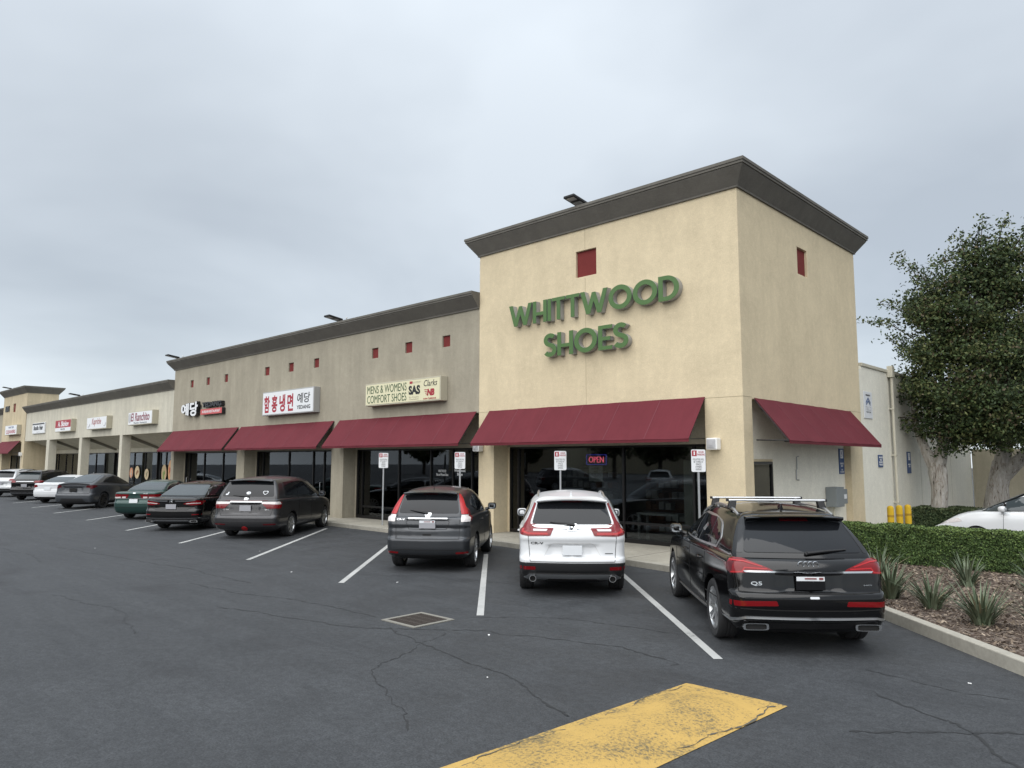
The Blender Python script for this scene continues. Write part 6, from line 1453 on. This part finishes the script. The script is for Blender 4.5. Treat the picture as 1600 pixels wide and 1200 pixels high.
def tree(name, lab, base, trunk, forks, blobs, sprigs, nleaf, seed, minx=None):
    """trunk and limbs as tapered tubes; crown as thousands of leaves in clumps round the twigs"""
    t = thing(name, lab, 'tree', base); r_ = random.Random(seed); g = np.random.default_rng(seed); mb = MB()
    mb.tube([p for p, r in trunk], [r for p, r in trunk], 14, jit=.22, rg=r_)
    for f in forks: mb.tube([p for p, r in f], [r for p, r in f], 10, jit=.2, rg=r_)
    mb.build('trunk', [bark], t)
    cl = []; tw = MB(); tips = [Vector(f[-1][0]) for f in forks]
    for (c, rad, n) in blobs:
        for i in range(int(n * .72)):
            d = Vector((r_.gauss(0, 1), r_.gauss(0, 1), r_.gauss(0, 1))).normalized(); q = r_.random() ** .32
            p = Vector(c) + Vector((d.x * rad[0], d.y * rad[1], d.z * rad[2])) * q
            if minx and base[0] + p.x < minx and base[2] + p.z < 5.6: continue
            cl.append((p, .17 + .20 * r_.random(), 1.0))
            if r_.random() < .5:
                s_ = min(tips, key=lambda z: (z - p).length); m_ = s_.lerp(p, .55) + Vector((r_.gauss(0, .2), r_.gauss(0, .2), r_.gauss(0, .2))); tw.tube([s_, m_, p], [.045, .022, .006], 5, caps=False)
    for (c, rad, n) in blobs:
        for i in range(n // 5):
            d = Vector((r_.gauss(0, 1), r_.gauss(0, 1) * .6, r_.gauss(.25, 1))).normalized(); p = Vector(c) + Vector((d.x * rad[0], d.y * rad[1], d.z * rad[2])) * .93
            if minx and base[0] + p.x < minx + .4 and base[2] + p.z < 5.6: continue
            ln = .35 + .75 * r_.random() ** 2; o_ = (d + Vector((0, 0, .5))).normalized(); side = Vector((r_.gauss(0, .15), r_.gauss(0, .15), r_.gauss(0, .1)))
            sprigs = sprigs + [[p - o_ * .3, p + o_ * ln * .5 + side, p + o_ * ln + side * 1.6]]
            if r_.random() < .6: cl.append((p + o_ * .15, .16 + .2 * r_.random(), .9))
    for pts in sprigs:
        P = [Vector(p) for p in pts]; tw.tube(P, [.022 * (1 - .8 * i / (len(P) - 1)) for i in range(len(P))], 5, caps=False)
        for i in range(len(P) - 1):
            for j in range(4): cl.append((P[i].lerp(P[i + 1], (j + .5) / 4) + Vector((r_.gauss(0, .06), r_.gauss(0, .06), r_.gauss(0, .06))), .10 + .05 * r_.random(), .16))
    tw.build('branches', [twig], t, fix=False)
    tot = sum(c[2] * c[1] for c in cl); C = []; MI = []
    for (p, s_, w) in cl:
        n = max(4, int(nleaf * w * s_ / tot)); q = g.normal(size=(n, 3)) * s_ * np.array([1, 1, .72]); C.append(np.array(p) + q); kk = g.random()
        pr = [.6, .34, .05, .01] if kk < .45 else ([.12, .45, .41, .02] if kk < .85 else [.2, .3, .25, .25]); MI.append(g.choice(4, n, p=pr))
    leaves('crown', np.concatenate(C), .12, .068, LM, t, seed, par_mi=np.concatenate(MI)); return t
tree('street_tree', 'leafy tree with forked peeling pale trunk in the back hedge', (.85, 12.0, 0),
     [((0, 0, 0), .27), ((.0, 0, .6), .25), ((.04, 0, 1.3), .24), ((.02, 0, 1.9), .27), ((.0, 0, 2.2), .25)],
     [[((-.06, 0, 2.0), .2), ((-.35, .05, 2.7), .15), ((-.6, .1, 3.5), .12), ((-.7, .2, 5.0), .08)], [((.05, 0, 2.1), .22), ((.22, .05, 2.8), .18), ((.5, .1, 4.0), .13), ((1.0, .2, 6.0), .08), ((1.5, .2, 7.8), .05)],
      [((.2, .05, 2.8), .14), ((.9, -.3, 3.8), .1), ((2.0, -.5, 5.0), .06)], [((.4, .1, 3.6), .1), ((.1, .5, 5.6), .07), ((.3, .4, 7.4), .05)]],
     [((1.15, 0, 4.9), (1.85, 1.8, 2.1), 100), ((1.3, .2, 7.1), (1.6, 1.6, 1.75), 70), ((1.9, .2, 8.6), (1.0, 1.0, .95), 22), ((.35, 0, 7.3), (.75, .8, .8), 14), ((2.6, 0, 7.6), (.9, .9, .9), 18), ((.2, -.2, 4.4), (.8, .8, .7), 14), ((2.6, -.2, 4.0), (1.7, 1.6, 1.5), 48), ((.0, 0, 5.8), (1.0, 1.0, 1.3), 22), ((.9, -.2, 3.2), (1.2, 1.2, .8), 24)],
     [[(-.4, 0, 6.3), (-1.1, .0, 6.9), (-1.6, 0, 7.1), (-2.05, 0, 7.2)], [(-.3, 0, 7.0), (-.9, 0, 7.55), (-1.5, 0, 7.75)], [(.2, 0, 7.6), (-.2, 0, 8.4), (-.55, 0, 9.0), (-.85, 0, 9.35)], [(-.2, 0, 5.8), (-.9, 0, 6.2), (-1.4, 0, 6.6)],
      [(1.6, 0, 9.0), (1.7, 0, 9.7), (1.75, 0, 10.2)], [(1.2, 0, 8.6), (1.15, 0, 9.3), (1.05, 0, 9.7)], [(2.1, 0, 9.0), (2.25, 0, 9.7), (2.35, 0, 10.0)], [(-.3, -.3, 3.6), (-.9, -.5, 3.7), (-1.3, -.6, 3.5)], [(-.2, -.3, 4.2), (-.8, -.5, 4.3), (-1.1, -.6, 4.6)], [(.6, 0, 8.0), (.45, 0, 8.7), (.25, 0, 9.1)]], 68000, 11, minx=-.0)
tree('street_tree', 'thick leaning peeling trunk tree at the right edge', (1.40, 17.6, 0),
     [((-.05, 0, 0), .5), ((.0, 0, .5), .44), ((.1, 0, 1.3), .36), ((.3, 0, 2.2), .33)],
     [[((.2, 0, 1.9), .3), ((.45, 0, 2.9), .24), ((.7, .1, 4.6), .16), ((1.2, .2, 7.0), .08)], [((.15, 0, 1.6), .3), ((.75, 0, 2.2), .24), ((1.5, 0, 3.0), .2), ((2.4, 0, 4.6), .12), ((3.0, 0, 6.5), .07)]],
     [((1.6, 0, 6.0), (2.4, 2.0, 2.6), 90), ((2.6, 0, 8.4), (2.2, 1.8, 2.0), 60), ((3.2, .2, 4.6), (2.0, 1.8, 1.6), 50), ((1.2, -.6, 3.3), (1.6, 1.2, .7), 30)],
     [[(2.4, 0, 9.6), (2.5, 0, 10.4), (2.6, 0, 11)]], 40000, 23)
def hedge(name, lab, x0, x1, y0, y1, z1, n, seed, ls=.05, mats=HM):
    t = thing(name, lab, 'hedge', (0, 0, 0)); mb = MB(); nx = int((x1 - x0) / .12); r_ = random.Random(seed); g = np.random.default_rng(seed)
    mb.box(x0 + .06, x1 - .06, y0 + .09, y1 - .09, .1, z1 - .08); mb.build('dark_core', [mats[0]], t)  # added dark box behind the leaves; no stems are modelled
    w, h, l = y1 - y0, z1 - .1, x1 - x0; ar = np.array([l * h, l * w * 1.1, w * h, l * h * .35]); k_ = g.choice(4, n, p=ar / ar.sum()); a, b = g.random(n), g.random(n); d = np.abs(g.normal(0, .032, n))
    wob = .022 * np.sin(a * l * 5.1 + b * 3) + .018 * np.sin(a * l * 11.7 + 1.3 * b * 7 + 2); d = d - wob
    X = np.where(k_ == 2, x0 + d, x0 + a * l); Y = np.select([k_ == 0, k_ == 1, k_ == 2, k_ == 3], [y0 + d, y0 + b * w, y0 + a * w, y1 - d]); Z = np.where(k_ == 1, z1 - d * .6 + .015 * np.sin(a * l * 7), .1 + b * h)
    N = np.zeros((n, 3)); N[k_ == 0] = (0, -1, .45); N[k_ == 1] = (0, 0, 1); N[k_ == 2] = (-1, 0, .4); N[k_ == 3] = (0, 1, .4)
    keep = ~((k_ == 0) & (Z < .1 + .10 + .10 * np.sin(X * 2.3) + .07 * np.sin(X * 5.9)) & (g.random(n) < .75))
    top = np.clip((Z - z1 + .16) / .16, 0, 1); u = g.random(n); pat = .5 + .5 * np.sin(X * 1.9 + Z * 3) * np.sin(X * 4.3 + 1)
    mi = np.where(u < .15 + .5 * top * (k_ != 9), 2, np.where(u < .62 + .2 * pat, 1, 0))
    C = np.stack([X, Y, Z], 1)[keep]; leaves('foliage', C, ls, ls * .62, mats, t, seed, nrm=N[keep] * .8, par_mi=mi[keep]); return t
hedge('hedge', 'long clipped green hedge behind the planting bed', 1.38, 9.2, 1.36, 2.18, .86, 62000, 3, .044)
hedge('hedge', 'low dark hedge round the base of the forked tree', .3, 3.9, 10.9, 12.7, .74, 14000, 4, .07, [leafmat('hedge_b_dark', (.022, .038, .016)), leafmat('hedge_b_mid', (.045, .068, .028)), leafmat('hedge_b_light', (.08, .10, .045))])
blade = [leafmat('blade_grey_green', (.13, .155, .10)), leafmat('blade_dark_green', (.07, .095, .055)), leafmat('blade_straw', (.24, .21, .13))]
def clump(x, y, h, n, lab, seed):
    t = thing('strappy_plant', lab, 'plant', (x, y, .10), 0, 'strappy plants in the bark bed'); r_ = random.Random(seed); mb = MB()
    for i in range(n):
        a = r_.random() * 6.283; b0 = .01 + r_.random() * .11; L = h * (.55 + .65 * r_.random()); lean = .1 + 1.15 * r_.random(); w = .010 + .009 * r_.random(); cur = .2 + 1.0 * r_.random()
        d = Vector((math.cos(a), math.sin(a), 0)); s_ = Vector((-math.sin(a), math.cos(a), 0)); P = []; p = d * b0; an = lean * .62; seg = 6
        for j in range(seg + 1):
            P.append(p.copy()); an2 = an + (lean + cur * .5 - an) * j / seg; p = p + (d * math.sin(an2) + UZ * math.cos(an2)) * (L / seg)
        V = []
        for j, q in enumerate(P):
            ww = w * (1 - (j / seg) ** 2.2) + .001; V += [q + s_ * ww, q - s_ * ww]
        mi = 0 if r_.random() < .6 else (1 if r_.random() < .82 else 2); mb.add(V, [(2 * j, 2 * j + 1, 2 * j + 3, 2 * j + 2) for j in range(seg)], mi, True)
    mb.build('blades', blade, t, fix=False); return t
for i, (x, y, h, n, lab) in enumerate(((3.73, -2.85, .72, 120, 'large strappy plant right beside the black crossover'), (4.42, -3.30, .62, 70, 'sparse strappy plant second from the black crossover'), (5.19, -4.05, .62, 130, 'full rounded strappy plant nearest the kerb corner'),
        (4.33, -.75, .62, 80, 'upright strappy plant against the hedge, left one'), (5.25, -.2, .62, 80, 'strappy plant against the hedge near the right edge'), (5.60, -2.25, .62, 90, 'strappy plant cut by the right picture edge'), (5.85, -4.0, .55, 90, 'low strappy plant at the right edge near kerb'),
        (3.0, -1.0, .66, 90, 'strappy plant partly hidden behind the black crossover'))):
    clump(x, y, h * .9, n, lab, 40 + i)
# bark chips
g = np.random.default_rng(9); n = 13000; P = g.uniform((1.5, -7.6), (7.6, 1.9), (n * 2, 2)); P = P[(P.sum(1) > .22)][:n]; n = len(P); an = g.uniform(0, 6.28, n); l = g.uniform(.008, .032, n); w = l * g.uniform(.25, .6, n); ti = g.normal(0, .35, (n, 2)); z = .106 + g.uniform(0, .018, n)
u = np.stack([np.cos(an), np.sin(an), ti[:, 0]], 1); v = np.stack([-np.sin(an), np.cos(an), ti[:, 1]], 1); C = np.stack([P[:, 0], P[:, 1], z], 1)
V = np.stack([C - u * l[:, None] - v * w[:, None], C + u * l[:, None] - v * w[:, None] * .6, C + u * l[:, None] * .8 + v * w[:, None], C - u * l[:, None] * .9 + v * w[:, None]], 1).reshape(-1, 3)
tag(fastmesh('bark_chips', V, np.arange(4 * n).reshape(n, 4), [mat('chip_brown', (.16, .12, .085), .9), mat('chip_grey', (.24, .19, .145), .9), mat('chip_dark', (.055, .04, .03), .9), mat('chip_pale', (.36, .29, .22), .9)], None, g.choice(4, n, p=[.42, .27, .22, .09])), 'brown and grey bark chips covering the planting bed', 'bark', kind='stuff')

# ================================================================== cars in their stalls
def park(fn, name, lab, cat, x, y, deg, *a):
    t = thing(name, lab, cat, (x, y, 0), R(deg), CARS_GROUP); fn(t, *a); return t
park(audi, 'parked_suv', 'black crossover with silver roof bars, nearest the planting bed', 'car', 3.47, -6.08, 41.4)
park(crv_white, 'parked_suv', 'white crossover with red L-shaped tail lamps facing the corner shop', 'car', -.755, -5.155, 40.5)
park(crv_grey, 'parked_suv', 'dark grey crossover with tall red pillar lamps', 'car', -4.55, -5.02, 38.5)
VAN = park(van, 'parked_minivan', 'brown grey minivan with a heart sticker on the rear window', 'van', -13.05, -4.56, 39.5)
LUX = park(lux, 'parked_sedan', 'black sedan with chrome strips beside the grey minivan', 'car', -17.05, -5.0, 41)
park(green, 'parked_sedan', 'dark green sedan with wide red and white tail lamps', 'car', -22.45, -4.25, 41)
park(tesla, 'parked_hatchback', 'matte dark slate fastback with dark wheels', 'car', -30.85, -4.05, 41)
WS = park(wsedan, 'parked_sedan', 'white sedan left of the matte dark fastback', 'car', -36.7, -3.55, 41)
park(bsuv, 'parked_suv', 'black crossover far left behind the white sedan', 'car', -40.7, -3.7, 41, P_['black'], M_['red'], M_['cglassl'])
SV = park(bsuv, 'parked_suv', 'silver white crossover farthest left at the picture edge', 'car', -46.2, -3.7, 41, P_['silver'], M_['red'], M_['cglass'])
t = thing('parked_car', 'white hatchback behind the hedge at the right edge', 'car', (5.92, 6.6, 0), R(90)); wmini(t)
# the far side of the car park, which the shop windows mirror
RG = 'cars across the car park mirrored in the shop windows'
for src, x, y, a, lab in ((SV, 1.0, -24.5, 215, 'silver crossover across the car park, mirrored in the corner window'), (WS, -6.5, -25, 215, 'white sedan across the car park, mirrored in the corner window'), (LUX, -12.5, -25, 215, 'black sedan across the car park, mirrored in shop windows'),
        (SV, -19.5, -26, 150, 'silver crossover across the car park, mirrored beside the blinds'), (VAN, -29, -26, 215, 'minivan across the car park, mirrored in the restaurant windows'), (WS, -38, -26, 215, 'white sedan across the car park, mirrored in restaurant windows')):
    copy_thing(src, (x, y, 0), R(a), lab, RG)
g = np.random.default_rng(77); r_ = random.Random(77)
for i in range(9):
    x, y = -92 + 14 * i + r_.uniform(-3, 3), -62 + r_.uniform(-6, 6); h = r_.uniform(7, 11); t = thing('far_tree', 'broad tree across the car park, mirrored in the shop windows', 'tree', (x, y, 0), 0, 'trees across the car park mirrored in windows')
    mb = MB(); mb.tube([(0, 0, 0), (.1, 0, h * .3), (0, .2, h * .6)], [.3, .22, .1], 8); mb.build('trunk', [twig], t)
    q = g.normal(size=(2600, 3)); q /= np.linalg.norm(q, axis=1)[:, None]; q *= (g.random(2600) ** .4)[:, None]; lump = 1 + .25 * np.sin(q[:, :1] * 5 + i) * np.sin(q[:, 1:2] * 4 + 2 * i)
    leaves('crown', q * lump * np.array([h * .42, h * .42, h * .36]) + np.array([0, 0, h * .62]), .7, .45, LM, t, 100 + i)
t = thing('added_far_building', 'long low building added across the car park for windows to mirror', 'building', (-30, -96, 0)); mb = MB(); mb.box(-90, 90, -6, 0, 0, 6.5); mb.build('wall', [M_['tan']], t); mb = MB(); mb.box(-91, 91, -6, .5, 6.5, 7.2); mb.build('parapet', [M_['cornice']], t)  # unseen building, added to break the horizon mirrored in the shop windows
